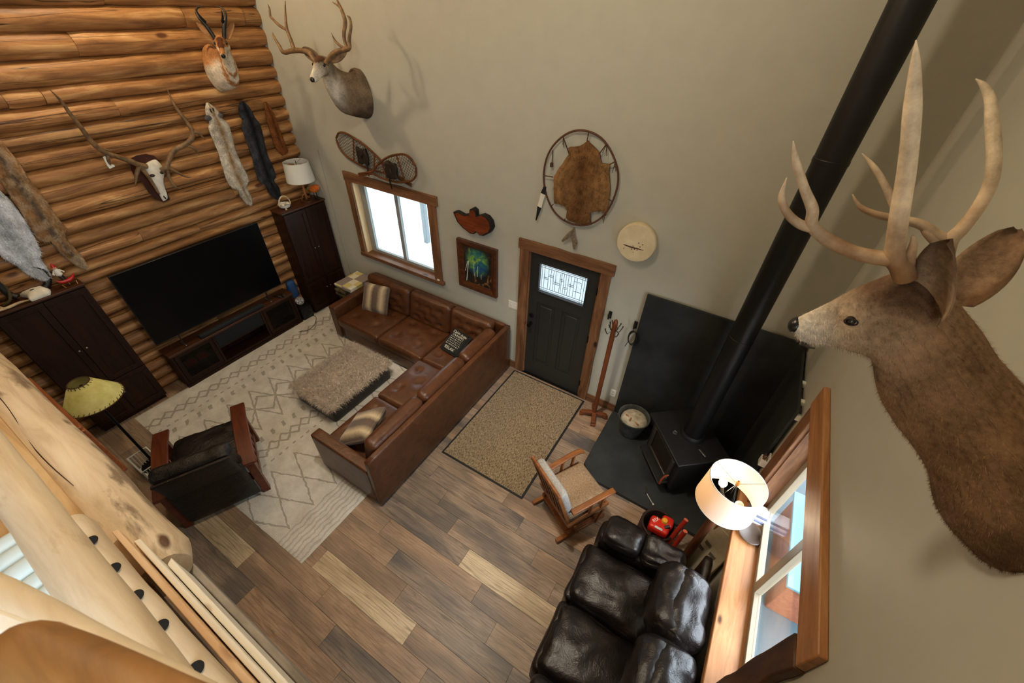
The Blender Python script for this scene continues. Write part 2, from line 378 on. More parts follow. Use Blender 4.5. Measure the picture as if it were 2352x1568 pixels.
for i in range(len(LZ)-1):
    zc, hz = (LZ[i]+LZ[i+1])/2, (LZ[i+1]-LZ[i])/2
    ys = [-7.0]+sorted(cuts.get(i, []) if LZ[i+1] > 1.5 else [random.uniform(-2.5, -1)])+[0.0]
    for j in range(len(ys)-1):
        a, b_ = ys[j]+0.002, ys[j+1]-0.002; n = max(6, int((b_-a)/0.12)); sd = i*3.1+j*7.7; rs = []
        grow = random.uniform(-0.006, 0.010)
        for q in range(n+1):
            y = a+(b_-a)*q/n; ring = []
            sc = 1+0.05*fbm((0, y*1.3, sd)); dz = 0.012*fbm((5, y*0.9, sd)); e = 0.006 if q in (0, n) else 0
            for k in range(11):
                t = -PI*0.54+PI*1.08*k/10
                rr = 1+0.06*fbm((t*1.5, y*4.0, sd+2))
                ring.append((-1.605+(0.100+grow-e)*math.cos(t)*sc*rr, y, zc+dz+(hz*1.03-e)*math.sin(t)*rr))
            ring += [(-1.62, y, zc+hz*0.8), (-1.62, y, zc-hz*0.8)]
            rs.append(ring)
        MB().rings(rs).build('log', M['log'], wl, 50)
# ================================================================== back window
w1 = struct(MB().box(WX0, WX0+0.02, 0.0, T, WZ0, WZ1).box(WX1-0.02, WX1, 0.0, T, WZ0, WZ1).box(WX0, WX1, 0, T, WZ1-0.02, WZ1).build('window_1', M['pine'], None, 0))
def edge_board(mb, poly, fn): return mb.prism(poly, fn)
def rough_board(x0, x1, z0, z1, y0, y1, seed, live='', amp=0.008):
    """board on the back wall with a slightly wandering outline"""
    out = []; n = 14
    for k in range(n+1): x = x0+(x1-x0)*k/n; out.append((x, z0+(amp*fbm((x*5, seed, 0)) if 'b' in live else 0)))
    for k in range(1, n): z = z0+(z1-z0)*k/n; out.append((x1+(amp*fbm((z*5, seed, 3)) if 'r' in live else 0), z))
    for k in range(n+1): x = x1+(x0-x1)*k/n; out.append((x, z1+(amp*fbm((x*5, seed, 6)) if 't' in live else 0)))
    for k in range(1, n): z = z1+(z0-z1)*k/n; out.append((x0+(amp*fbm((z*5, seed, 9)) if 'l' in live else 0), z))
    return MB().prism(out, lambda a, b, t: V((a, y0 if t else y1, b)))
def bchild(o, nm, mb, mat, **kw): return mb.build(nm, mat, o, **kw)
bchild(w1, 'head_casing', rough_board(-0.585, 1.175, 2.262, 2.395, -0.032, 0.0, 1, 't'), M['trim'], bevel=0.004)
bchild(w1, 'side_casing', rough_board(-0.575, -0.463, 1.10, 2.262, -0.028, 0.0, 2, 'l'), M['trimz'], bevel=0.004)
bchild(w1, 'side_casing', rough_board(1.0, 1.14, 1.10, 2.262, -0.028, 0.0, 3, ''), M['trimz'], bevel=0.004)
bchild(w1, 'sill', MB().box(-0.56, 1.175, -0.055, T, 1.055, 1.115), M['trim'], bevel=0.006)
fr = MB(); yf0, yf1 = 0.10, 0.15
for x0, x1, z0, z1 in ((-0.445, 0.985, 1.115, 1.165), (-0.445, 0.985, 2.20, 2.245), (-0.445, -0.335, 1.165, 2.20), (0.955, 0.985, 1.165, 2.20), (0.262, 0.330, 1.165, 2.20)):
    fr.box(x0, x1, yf0, yf1, z0, z1)
bchild(w1, 'frame', fr, M['vinyl'], bevel=0.004)
bchild(w1, 'pane', MB().box(-0.335, 0.262, 0.122, 0.126, 1.165, 2.20), M['glass_lowe'], smooth=0)
bchild(w1, 'pane', MB().box(0.330, 0.955, 0.132, 0.136, 1.165, 2.20), M['glass_lowe'], smooth=0)
# ================================================================== right window
w2 = struct(MB().box(RW-0.005, RW+0.15, RY1-0.02, RY1, RZ0, RZ1).box(RW-0.005, RW+0.15, RY0, RY0+0.02, RZ0, RZ1).box(RW-0.005, RW+0.15, RY0, RY1, RZ1-0.02, RZ1).build('window_2', M['trimz'], None, 0))
bchild(w2, 'head_casing', MB().box(RW-0.042, RW, -2.90, -1.075, 2.13, 2.33), M['trimy'], bevel=0.008)
bchild(w2, 'side_casing', MB().box(RW-0.036, RW, -1.255, -1.085, 0.95, 2.13), M['trimz'], bevel=0.006)
lv = []
for k in range(15): z = 0.86+1.27*k/14; lv.append((-2.745-0.012*fbm((z*4, 0, 1)), z))
for k in range(15): z = 2.13-1.27*k/14; lv.append((-2.90-0.03*fbm((z*3, 4, 1)), z))
M['live'] = two('dark_live_edge', srgb(52, 32, 20), srgb(110, 70, 42), 5, 0.5, (1, 1, 0.3))
bchild(w2, 'side_casing', MB().prism(lv, lambda a, b, t: V((RW-0.05 if t else RW, a, b))), M['live'], bevel=0.01)
bchild(w2, 'sill', MB().box(5.515, RW+0.16, -2.84, -1.10, 0.94, 1.0), M['trimy'], bevel=0.008)
fr = MB()
for y0, y1, z0, z1 in ((RY0+.02, RY1-.02, 1.0, 1.05), (RY0+.02, RY1-.02, 2.06, 2.11), (RY0+.02, RY0+.07, 1.05, 2.06), (RY1-.09, RY1-.02, 1.05, 2.06), (-2.04, -1.96, 1.05, 2.06)):
    fr.box(RW+0.10, RW+0.15, y0, y1, z0, z1)
bchild(w2, 'frame', fr, plain('tan_vinyl_frame', srgb(128, 116, 96), 0.45), bevel=0.004)
bchild(w2, 'pane', MB().box(RW+0.122, RW+0.126, -1.96, RY1-.09, 1.05, 2.06), M['glass'], smooth=0)
bchild(w2, 'pane', MB().box(RW+0.132, RW+0.136, RY0+.07, -2.04, 1.05, 2.06), M['glass'], smooth=0)
# unseen window added behind the viewer to bring in cool daylight
w3 = struct(MB().box(RW-.02, RW+.16, -6.15, -6.09, 3.3, 5.2).box(RW-.02, RW+.16, -4.51, -4.45, 3.3, 5.2).box(RW-.02, RW+.16, -6.09, -4.51, 3.3, 3.36).box(RW-.02, RW+.16, -6.09, -4.51, 5.14, 5.2).build('added_window', M['trimz'], None, 0))
bchild(w3, 'pane', MB().box(RW+.09, RW+.094, -6.09, -4.51, 3.36, 5.14), M['glass'], smooth=0)
# ================================================================== front door
dr = struct(MB().box(DX0, DX0+0.02, 0.0, T, 0, DZ1).box(DX1-0.02, DX1, 0.0, T, 0, DZ1).box(DX0, DX1, 0, T, DZ1-0.015, DZ1).build('door_1', M['trimz'], None, 0))
sl = MB(); d0, d1 = DX0+0.02, DX1-0.02; yd0, yd1 = 0.015, 0.06
GX0, GX1, GZ0, GZ1 = 2.722, 3.352, 1.503, 1.902
sl.box(d0, GX0, yd0, yd1, 0.012, 2.03).box(GX1, d1, yd0, yd1, 0.012, 2.03).box(GX0, GX1, yd0, yd1, GZ1, 2.03).box(GX0, GX1, yd0, yd1, 1.33, GZ0)
sl.box(GX0, GX1, yd0, yd1, 0.012, 0.28).box(2.99, 3.09, yd0, yd1, 0.28, 1.33).box(GX0, GX1, yd0+0.014, yd1, 0.28, 1.33)
slab = bchild(dr, 'door_slab', sl, M['door'], smooth=0)
for a, b_ in ((GX0, 2.99), (3.09, GX1)):
    MB().box(a+0.05, b_-0.05, yd0+0.004, yd0+0.016, 0.33, 1.28).build('raised_panel', M['door'], dr, bevel=0.008)
MB().box(GX0-0.02, GX0, yd0-0.008, yd0, GZ0-.02, GZ1+.02).box(GX1, GX1+.02, yd0-0.008, yd0, GZ0-.02, GZ1+.02).box(GX0, GX1, yd0-0.008, yd0, GZ1, GZ1+.02).box(GX0, GX1, yd0-0.008, yd0, GZ0-.02, GZ0).build('glass_stop', M['door'], dr, bevel=0.003)
MB().box(GX0, GX1, 0.034, 0.040, GZ0, GZ1).build('leaded_pane', glass('frosted_lite', (0.42, 0.44, 0.45, 1)), dr, 0)
cm = MB(); gw, gh = GX1-GX0, GZ1-GZ0
def came_v(u, a=0.0, b_=1.0): cm.box(GX0+u*gw-0.0017, GX0+u*gw+0.0017, 0.028, 0.034, GZ0+a*gh, GZ0+b_*gh)
def came_h(v, a=0.0, b_=1.0): cm.box(GX0+a*gw, GX0+b_*gw, 0.028, 0.034, GZ0+v*gh-0.0017, GZ0+v*gh+0.0017)
for u in (0.05, 0.10, 0.90, 0.95): came_v(u)
for v in (0.08, 0.15, 0.88, 0.94): came_h(v)
for u in (0.19, 0.245, 0.30, 0.35, 0.445, 0.475, 0.525, 0.57, 0.62, 0.675, 0.74, 0.80): came_v(u, 0.15, 0.88)
for v, a, b_ in ((0.50, 0.10, 0.19), (0.55, 0.10, 0.19), (0.62, 0.19, 0.30), (0.68, 0.19, 0.30), (0.42, 0.30, 0.445), (0.48, 0.30, 0.445), (0.60, 0.445, 0.525), (0.66, 0.445, 0.525), (0.36, 0.525, 0.62), (0.42, 0.525, 0.62), (0.52, 0.62, 0.74), (0.58, 0.62, 0.74), (0.40, 0.74, 0.90), (0.74, 0.74, 0.90)): came_h(v, a, b_)
cm.build('came', M['came'], dr, 0)
MB().lathe([(0.026, 0.014), (0.026, 0.006), (0.012, 0.0), (0.012, -0.03), (0.028, -0.045), (0.026, -0.065), (0.005, -0.07)], (2.655, 0, 0.955), 16, 'Y').build('knob', M['bronze'], dr)
MB().lathe([(0.03, 0.014), (0.03, 0.0), (0.02, -0.006), (0.004, -0.008)], (2.655, 0, 1.09), 16, 'Y').build('deadbolt', M['bronze'], dr)
for z in (0.25, 1.05, 1.78): MB().box(3.488, 3.505, -0.004, 0.016, z-0.05, z+0.05).build('hinge', M['bronze'], dr, 0)
bchild(dr, 'head_casing', rough_board(2.43, 3.66, 2.045, 2.178, -0.034, 0.0, 11, 't', 0.012), M['trim'], bevel=0.004)
bchild(dr, 'side_casing', rough_board(2.45, 2.577, 0.0, 2.045, -0.03, 0.0, 12, ''), M['trimz'], bevel=0.004)
bchild(dr, 'side_casing', rough_board(3.512, 3.632, 0.0, 2.045, -0.03, 0.0, 13, 'r'), M['trimz'], bevel=0.004)
bchild(dr, 'threshold', MB().box(DX0, DX1, -0.02, T, 0, 0.012), M['bronze'], smooth=0)
struct(MB().box(-1.5, 2.45, -0.018, 0, 0, 0.13).box(3.632, 4.06, -0.018, 0, 0, 0.13).build('baseboard_back', M['trim'], None, bevel=0.004))
struct(MB().box(RW-0.018, RW, -4.1, -1.2, 0, 0.13).build('baseboard_right', M['trimy'], None, bevel=0.004))
# thin drywall corner bead beside the tall cabinet
struct(MB().box(-1.06, -1.053, -0.006, 0.0, 0.4, 2.6).build('trim_1', M['vinyl'], None, 0))
# ================================================================== outside, seen through the panes
M['concrete'] = plain('patio_concrete', srgb(196, 198, 196), 0.8, vary=0.06, scale=3)
struct(MB().box(-3, 8, 0.17, 2.6, -0.14, -0.04).build('patio', M['concrete'], None, 0))
struct(MB().box(-40, 50, 2.6, 60, -0.3, -0.12).box(5.8, 60, -40, 2.6, -0.3, -0.12).build('ground', two('gravel', srgb(150, 152, 150), srgb(214, 214, 208), 40, 0.9, bmp=0.4), None, 0))
pp_ = on(981, 556, 2, -0.04)
tag(MB().box(pp_.x-.05, pp_.x+.06, pp_.y-.05, pp_.y+.06, -0.04, 2.75).build('porch_post', plain('grey_post', srgb(120, 122, 124), 0.7, vary=0.1), None, bevel=0.01), 'square grey porch post outside the back window', 'post')
struct(MB().box(5.79, 6.3, -6.0, 0.5, 2.75, 2.9).box(-3, 5.79, 0.17, 1.75, 2.75, 2.9).build('porch_roof_and_shade', plain('porch_soffit', srgb(150, 120, 86), 0.8), None, 0))  # unseen; right strip added to shade the deck, back part rests on the post
struct(MB().box(5.8, 9.5, -6.0, 0.5, -0.14, -0.02).build('porch_deck', plain('teal_grey_deck', srgb(52, 70, 76), 0.7, vary=0.05), None, 0))
# ================================================================== leather sectional sofa
def leather(name, c1, c2, rough=0.38, wr=0.35, sc=9):
    m, nt, b = new_mat(name); setp(b, rough, 0, 0.5)
    mp = coords(nt); n = nd(nt, 'ShaderNodeTexNoise', i_Scale=sc, i_Detail=4.0, i_Roughness=0.55, i_Distortion=0.8); nt.links.new(mp.outputs[0], n.inputs['Vector'])
    rp = ramp(nt, [(0.3, c1), (0.7, c2)]); nt.links.new(n.outputs['Fac'], rp.inputs[0]); nt.links.new(rp.outputs[0], b.inputs['Base Color'])
    v = nd(nt, 'ShaderNodeTexVoronoi', i_Scale=260.0); nt.links.new(mp.outputs[0], v.inputs['Vector'])
    rg = nd(nt, 'ShaderNodeTexNoise', i_Scale=sc*0.8, i_Detail=3.0, i_Roughness=0.6, i_Distortion=2.2); nt.links.new(mp.outputs[0], rg.inputs['Vector'])
    rr_ = ramp(nt, [(0.44, (0, 0, 0, 1)), (0.5, (1, 1, 1, 1)), (0.56, (0, 0, 0, 1))]); nt.links.new(rg.outputs['Fac'], rr_.inputs[0])
    a0 = nd(nt, 'ShaderNodeMath', operation='MULTIPLY_ADD'); nt.links.new(rr_.outputs[0], a0.inputs[0]); a0.inputs[1].default_value = 0.09; nt.links.new(n.outputs['Fac'], a0.inputs[2])
    ad = nd(nt, 'ShaderNodeMath', operation='MULTIPLY_ADD'); nt.links.new(v.outputs['Distance'], ad.inputs[0]); ad.inputs[1].default_value = 0.06; nt.links.new(a0.outputs[0], ad.inputs[2])
    bump(nt, b, ad.outputs[0], wr, 0.02); return m
M['tan_leather'] = leather('chestnut_leather', srgb(70, 41, 23), srgb(96, 57, 32), 0.36, 0.22)
M['dark_leather'] = leather('espresso_leather', srgb(15, 10, 9), srgb(26, 18, 15), 0.35, 0.32, 7)
M['black_leather'] = leather('black_brown_leather', srgb(16, 12, 11), srgb(26, 19, 17), 0.42, 0.5, 9)
def tuft(spots, depth=0.028, rad=0.09):
    """dimples (x,y in 0..1 of the top face) pressed in"""
    def fn(p, q):
        if p[2] < 0.5: return V((0, 0, 0))
        d = 0
        for a, b in spots:
            r = math.hypot((p[0]-a), (p[1]-b)*1.0); d += depth*math.exp(-(r/rad)**2)*1.0
        return V((0, 0, -d))
    return fn
so = thing('sectional_sofa', 'tufted chestnut leather L-shaped sectional sofa under the back window', 'sofa', (1.9, -1.2, 0))
L_ = M['tan_leather']
def sbox(nm, x0, x1, y0, y1, z0, z1, r=0.03, n=8, crown=0.0, fn=None, par=so, mat=L_): return MB().rbox(((x0+x1)/2, (y0+y1)/2, (z0+z1)/2), (x1-x0, y1-y0, z1-z0), r, n, crown, fn).build(nm, mat, par, 180)
sbox('base', -0.28, 2.30, -0.97, -0.10, 0.06, 0.30, 0.02)
sbox('base', 1.44, 2.30, -2.62, -0.97, 0.06, 0.30, 0.02)
sbox('back_frame', 2.305, 2.375, -2.735, -0.06, 0.05, 0.835, 0.015)
sbox('back_frame', -0.28, 2.306, -0.115, -0.055, 0.05, 0.835, 0.015)
sbox('arm', 1.41, 2.306, -2.735, -2.605, 0.05, 0.625, 0.02, 10)
sbox('arm', -0.42, -0.28, -0.985, -0.06, 0.05, 0.625, 0.02, 10)
D5 = [(-0.5, -0.45), (0.5, -0.45), (0, 0.05), (-0.5, 0.5), (0.5, 0.5)]
for x0, x1, y0, y1 in ((-0.275, 0.60, -1.0, -0.28), (0.605, 1.45, -1.0, -0.28), (1.455, 2.15, -0.985, -0.28), (1.43, 2.12, -1.81, -0.99), (1.43, 2.12, -2.60, -1.815)):
    c = sbox('seat_cushion', x0, x1, y0, y1, 0.29, 0.45, 0.045, 30, 0.035, tuft(D5, 0.034, 0.14))
    for a, b in D5: MB().ball(((x0+x1)/2+a*(x1-x0)/2*0.985, (y0+y1)/2+b*(y1-y0)/2*0.985, 0.45+0.035*(1-a*a)*(1-b*b)-0.036), 0.012, 8, 5, (1, 1, 0.6)).build('button', L_, c)
def back_cushion(nm, cx, cy, cz, w, t, h, facing, lean):
    """cushion standing on its edge; facing '-y' or '-x'"""
    R = Matrix.Rotation(math.radians(90-lean), 3, 'X')
    if facing == '-x': R = Matrix.Rotation(-PI/2, 3, 'Z') @ R
    sp = [(-0.55, 0.35), (0, 0.35), (0.55, 0.35), (-0.3, -0.15), (0.3, -0.15), (-0.55, -0.55), (0, -0.6), (0.55, -0.55)]
    o = MB().rbox((cx, cy, cz), (w, h, t), 0.07, 30, 0.035, tuft(sp, 0.042, 0.16), R).build(nm, L_, so, 180)
    for a, b in sp:
        q = R @ V((a*w/2*0.97, b*h/2*0.97, t/2+0.035*(1-a*a)*(1-b*b)-0.038)); MB().ball((cx+q.x, cy+q.y, cz+q.z), 0.011, 8, 5).build('button', L_, o)
for x0, x1 in ((-0.27, 0.65), (0.655, 1.45), (1.455, 2.17)): back_cushion('back_cushion', (x0+x1)/2, -0.235, 0.655, x1-x0, 0.17, 0.48, '-y', 12)
for y0, y1 in ((-1.0, -0.30), (-1.80, -1.005), (-2.60, -1.805)): back_cushion('back_cushion', 2.185, (y0+y1)/2, 0.655, y1-y0, 0.17, 0.48, '-x', 12)
for x, y in ((-0.36, -0.9), (1.5, -2.66), (2.28, -2.66), (2.28, -0.15), (-0.36, -0.15), (1.5, -0.9)): MB().lathe([(0.018, 0), (0.026, 0.05), (0.026, 0.06)], (x, y, 0), 10).build('foot', M['black'], so)
# ---- throw pillows
def stripe_mat(name, stops, ax=0, scale=1.0):
    m, nt, b = new_mat(name); setp(b, 0.9, 0, 0.2, 0.3)
    tc = nd(nt, 'ShaderNodeTexCoord'); sp = nd(nt, 'ShaderNodeSeparateXYZ'); nt.links.new(tc.outputs['Generated'], sp.inputs[0])
    n = nd(nt, 'ShaderNodeTexNoise', i_Scale=14.0, i_Detail=4.0); nt.links.new(tc.outputs['Generated'], n.inputs['Vector'])
    ma = nd(nt, 'ShaderNodeMath', operation='MULTIPLY_ADD'); nt.links.new(n.outputs['Fac'], ma.inputs[0]); ma.inputs[1].default_value = 0.06; nt.links.new(sp.outputs[ax], ma.inputs[2])
    rp = ramp(nt, stops); nt.links.new(ma.outputs[0], rp.inputs[0]); nt.links.new(rp.outputs[0], b.inputs['Base Color']); bump(nt, b, n.outputs['Fac'], 0.4, 0.01); return m
gb, cr = srgb(104, 88, 76), srgb(206, 186, 152)
M['striped'] = stripe_mat('striped_plush', [(0.03, gb), (0.22, srgb(120, 104, 90)), (0.38, cr), (0.50, gb), (0.66, srgb(110, 94, 82)), (0.82, cr), (0.97, gb)])
def pillow(nm, c, w, h, t, R, mat, label, cat='pillow', group=None):
    e = thing(nm, label, cat, c, group)
    def fn(p, q):
        # pinched corners
        k = (abs(p[0])*abs(p[1]))**1.5; return V((q.x*0.05*k, q.y*0.05*k, -q.z*0.75*max(abs(p[0]), abs(p[1]))**4))
    MB().rbox((0, 0, 0), (w, h, t), 0.05, 14, 0.0, fn).build('cover', mat, e, 180, world=False)
    pts = [(x*w/2*1.0, y*h/2*1.0, 0) for x, y in ((-1, -1), (1, -1), (1, 1), (-1, 1))]; path = []
    for i in range(4):
        a, b = V(pts[i]), V(pts[(i+1) % 4])
        for k in range(8): path.append(a.lerp(b, k/8))
    MB().tube(path, 0.004, 5, closed=True).build('seam', mat, e, world=False)
    e.rotation_euler = R.to_euler(); return e
Rx = Matrix.Rotation
pillow('throw_pillow', (0.10, -0.47, 0.665), 0.46, 0.44, 0.15, Rx(math.radians(12), 3, 'Z') @ Rx(math.radians(62), 3, 'X'), M['striped'], 'striped brown and cream pillow at the window end of the leather sectional')
pillow('throw_pillow', (1.80, -2.33, 0.60), 0.48, 0.44, 0.19, Rx(math.radians(-72), 3, 'Z') @ Rx(math.radians(32), 3, 'X'), M['striped'], 'striped brown and cream pillow lying by the near arm of the sectional')
M['blk_cloth'] = plain('black_cotton', srgb(24, 26, 26), 0.9, bmp=0.1)
PWW, PHH, PTT = 0.34, 0.36, 0.10
tp = pillow('lettered_pillow', (1.765, -0.56, 0.585), PWW, PHH, PTT, Rx(math.radians(-8), 3, 'Z') @ Rx(math.radians(26), 3, 'X'), M['blk_cloth'], 'small black pillow with white lettering in the corner of the sectional')
M['ink'] = plain('white_ink', srgb(226, 222, 206), 0.8)
def psurf(x, y): m = min(1, max(abs(x)/(PWW/2), abs(y)/(PHH/2))); return PTT/2*(1-0.75*m**4)+0.0012
def drape(o):
    for v in o.data.vertices: v.co.z = psurf(v.co.x+o.location.x, v.co.y+o.location.y)+(0.0006 if v.co.z > 0 else 0)
for tx, sz, yy, xx in (('Cabin', 0.058, 0.130, -0.07), ('Rules', 0.050, 0.122, 0.075), ('LOUNGING', 0.040, 0.082, 0.0), ('RELAX', 0.062, -0.128, 0.0)):
    o = text('lettering', tx, sz, M['ink'], (0, 0, 0), (0, 0, 0), tp, 0.0); o.location = (xx, yy, 0); drape(o)
rl = random.Random(9)
for yy in (0.048, 0.018, -0.012, -0.042, -0.072):
    m_ = MB(); x = -0.115
    while x < 0.115:
        w_ = rl.uniform(0.008, 0.028); hh_ = rl.uniform(0.010, 0.018)
        for k in range(max(1, int(w_/0.007))): q = x+k*0.007; m_.add([(q, -hh_/2, 0), (q+.0042, -hh_/2, 0), (q+.0052, hh_/2, 0), (q+.001, hh_/2, 0)], [(0, 1, 2, 3)])
        x += w_+0.010
    o = m_.build('small_print', M['ink'], tp, 0, world=False, kind='stuff'); o.location = (0, yy, 0); drape(o)
# ---- folded blankets on the far arm
def check_mat():
    m, nt, b = new_mat('checked_fleece'); setp(b, 0.95, 0, 0.1, 0.2)
    mp = coords(nt, (8.0, 8.0, 8.0), False); w = nd(nt, 'ShaderNodeTexChecker', i_Scale=1.0); nt.links.new(mp.outputs[0], w.inputs[0]); w.inputs[1].default_value = srgb(232, 226, 206); w.inputs[2].default_value = srgb(214, 200, 130)
    mp2 = coords(nt, (4.0, 4.0, 4.0), False); w2_ = nd(nt, 'ShaderNodeTexChecker', i_Scale=1.0); nt.links.new(mp2.outputs[0], w2_.inputs[0]); w2_.inputs[1].default_value = srgb(232, 226, 206); w2_.inputs[2].default_value = srgb(150, 138, 134)
    mx = nd(nt, 'ShaderNodeMix', data_type='RGBA', blend_type='DARKEN'); mx.inputs[0].default_value = 1.0; nt.links.new(w.outputs[0], mx.inputs[6]); nt.links.new(w2_.outputs[0], mx.inputs[7]); nt.links.new(mx.outputs[2], b.inputs['Base Color']); return m
bl = thing('folded_blanket', 'folded cream blanket with yellow and grey checks beside the sectional', 'blanket', (-0.62, -0.27, 0.60))
for k in range(3):
    MB().rbox((-0.62+0.006*k, -0.27-0.01*k, 0.612+0.024*k), (0.40-0.01*k, 0.50, 0.026), 0.012, 8, 0.006, lambda p, q: V((0, 0, 0.006*fbm((p[0]*2, p[1]*2, k))))).build('fold', check_mat() if k == 0 else bl.children[0].data.materials[0], bl, 180)
camo = two('camouflage_fleece', srgb(22, 24, 18), srgb(96, 86, 56), 14, 0.95, lo=0.45, hi=0.6, bmp=0.3)
cb_ = thing('camouflage_blanket', 'dark camouflage blanket folded under the checked one', 'blanket', (-0.62, -0.30, 0.46))
for k in range(2): MB().rbox((-0.62, -0.31, 0.49+0.065*k), (0.38, 0.50, 0.07), 0.03, 8, 0.0, lambda p, q: V((0.02*fbm((p[1]*3, k, 0)), 0.02*fbm((p[0]*3, k, 1)), 0.0))).build('fold', camo, cb_, 180)
st_ = thing('side_stool', 'small dark wooden stool under the folded blankets', 'stool', (-0.62, -0.30, 0))
M['dkwood'] = wood('dark_walnut', srgb(34, 18, 10), srgb(52, 27, 15), srgb(66, 36, 20), 'Z', 3, 0.38, bmp=0.04)
MB().box(-0.80, -0.44, -0.52, -0.08, 0.42, 0.455).build('seat', M['dkwood'], st_, bevel=0.005)
for x in (-0.77, -0.47):
    for y in (-0.49, -0.11): MB().box(x-.02, x+.02, y-.02, y+.02, 0, 0.42).build('leg', M['dkwood'], st_, bevel=0.004)
# ================================================================== fur-topped ottoman
ot = thing('ottoman', 'black ottoman covered by a shaggy beige sheepskin', 'ottoman', (0.64, -1.72, 0))
MB().rbox((0.64, -1.72, 0.155), (0.76, 1.02, 0.27), 0.03, 8).build('base', leather('black_vinyl', srgb(12, 12, 12), srgb(20, 20, 20), 0.4, 0.2), ot, 180)
for x in (0.32, 0.96):
    for y in (-2.17, -1.27): MB().box(x-.025, x+.025, y-.025, y+.025, 0, 0.03).build('foot', M['black'], ot)
M['fur'] = two('beige_sheepskin', srgb(160, 142, 124), srgb(222, 208, 190), 22, 0.95, lo=0.3, hi=0.7, bmp=0.3, sheen=0.4)
MB().rbox((0.65, -1.72, 0.305), (0.80, 1.06, 0.06), 0.03, 10, 0.012).build('sheepskin', M['fur'], ot, 180)
def fur_strands(nm, samples, mat, parent, length, width, droop=0.5, seed=1, lean=(0, 0, 0)):
    """short bent blades as one mesh: stuff"""
    rnd = random.Random(seed); mb = MB(); vs = []; fs = []
    for p, nrm in samples:
        p, nrm = V(p), V(nrm); d = (nrm+V((rnd.gauss(0, .45), rnd.gauss(0, .45), rnd.gauss(0, .25)))+V(lean)).normalized()
        l = length*rnd.uniform(0.6, 1.3); sd = d.cross(V((rnd.gauss(0, 1), rnd.gauss(0, 1), rnd.gauss(0, 1)))).normalized()*width
        m_ = p+d*l*0.55; t = p+d*l+V((rnd.gauss(0, .15), rnd.gauss(0, .15), -droop*rnd.uniform(.4, 1)))*l
        n = len(vs); vs += [p-sd, p+sd, m_+sd*0.8, m_-sd*0.8, t]; fs += [(n, n+1, n+2, n+3), (n+3, n+2, n+4)]
    mb.add(vs, fs); return mb.build(nm, mat, parent, 180, kind='stuff')
rr = random.Random(3); smp = []
for _ in range(14000):
    x, y = rr.uniform(0.26, 1.04), rr.uniform(-2.24, -1.20); e = max(abs(x-0.65)/0.41, abs(y+1.72)/0.55)
    out = V(((x-0.65)*1.5, (y+1.72)*1.1, 0)) if e > 0.85 else V((0, 0, 0))
    smp.append(((x, y, 0.333-0.02*max(0, e-0.85)/0.15), V((0, 0, 1))+out*1.2))
for _ in range(2600):
    t = rr.random(); sd = rr.randrange(4)
    x, y = ((0.25, -2.25+1.06*t), (1.05, -2.25+1.06*t), (0.25+.80*t, -2.25), (0.25+.80*t, -1.19))[sd]
    smp.append(((x, y, rr.uniform(0.29, 0.33)), ((-1, 0, .1), (1, 0, .1), (0, -1, .1), (0, 1, .1))[sd]))
fur_strands('wool', smp, M['fur'], ot, 0.062, 0.002, 0.35, 5)
# ================================================================== dark leather loveseat at the right window
dk = thing('leather_loveseat', 'dark espresso leather loveseat with puffy cushions below the right window', 'sofa', (5.0, -2.6, 0))
DL = M['dark_leather']
def wr(seed, amp=0.02, fr=2.2, ax=(1, 1, 1)):
    return lambda p, q: V((amp*fbm(q, fr*2, seed)*ax[0], amp*fbm(q, fr*2, seed+3)*ax[1], (amp*1.2*fbm(q*V((1.0, 1, 1)).length if False else q, fr*3, seed+5)+amp*0.8*abs(fbm(V((q.x*1.0, q.y*4, q.z)), fr*2.5, seed+9)))*ax[2]))
def puff(nm, c, size, r, seed, crown=0.05, rot=None, amp=0.016, n=22, mat=DL, par=dk): return MB().rbox(c, size, r, n, crown, wr(seed, amp), rot).build(nm, mat, par, 180)
puff('base', (5.03, -2.65, 0.20), (0.92, 1.75, 0.32), 0.05, 1, 0, None, 0.006, 10)
for k, (y0, y1) in enumerate(((-2.62, -2.06), (-3.20, -2.625))):
    puff('seat_cushion', (4.87, (y0+y1)/2, 0.39), (0.72, y1-y0, 0.22), 0.09, 11+k, 0.05)
    puff('footrest_panel', (4.535, (y0+y1)/2, 0.27), (0.10, y1-y0-0.01, 0.38), 0.05, 21+k, 0.0, None, 0.008, 14)
    puff('back_cushion', (5.30, (y0+y1)/2-0.01, 0.70), (0.34, y1-y0+0.04, 0.66), 0.14, 31+k, 0.0, Rx(math.radians(9), 3, 'Y'), 0.018)
    puff('headrest', (5.27, (y0+y1)/2-0.01, 0.86), (0.38, y1-y0+0.03, 0.30), 0.14, 41+k, 0.0, Rx(math.radians(9), 3, 'Y'), 0.016)
puff('arm', (4.93, -1.92, 0.30), (0.78, 0.27, 0.50), 0.08, 51, 0.0, None, 0.008)
puff('arm_pad', (4.76, -1.91, 0.57), (0.36, 0.31, 0.16), 0.075, 52, 0.02, None, 0.012)
puff('arm_pad', (5.12, -1.91, 0.57), (0.36, 0.30, 0.15), 0.07, 53, 0.02, None, 0.02)
puff('arm', (4.93, -3.36, 0.30), (0.78, 0.27, 0.50), 0.08, 54, 0.0, None, 0.008)
puff('arm_pad', (4.84, -3.36, 0.57), (0.60, 0.30, 0.16), 0.075, 55, 0.02, None, 0.012)
puff('back_panel', (5.44, -2.65, 0.42), (0.08, 1.72, 0.76), 0.03, 56, 0.0, None, 0.004, 10)
for x in (4.66, 5.40):
    for y in (-1.85, -3.42): MB().lathe([(0.025, 0), (0.03, 0.05)], (x, y, 0), 10).build('foot', M['black'], dk)
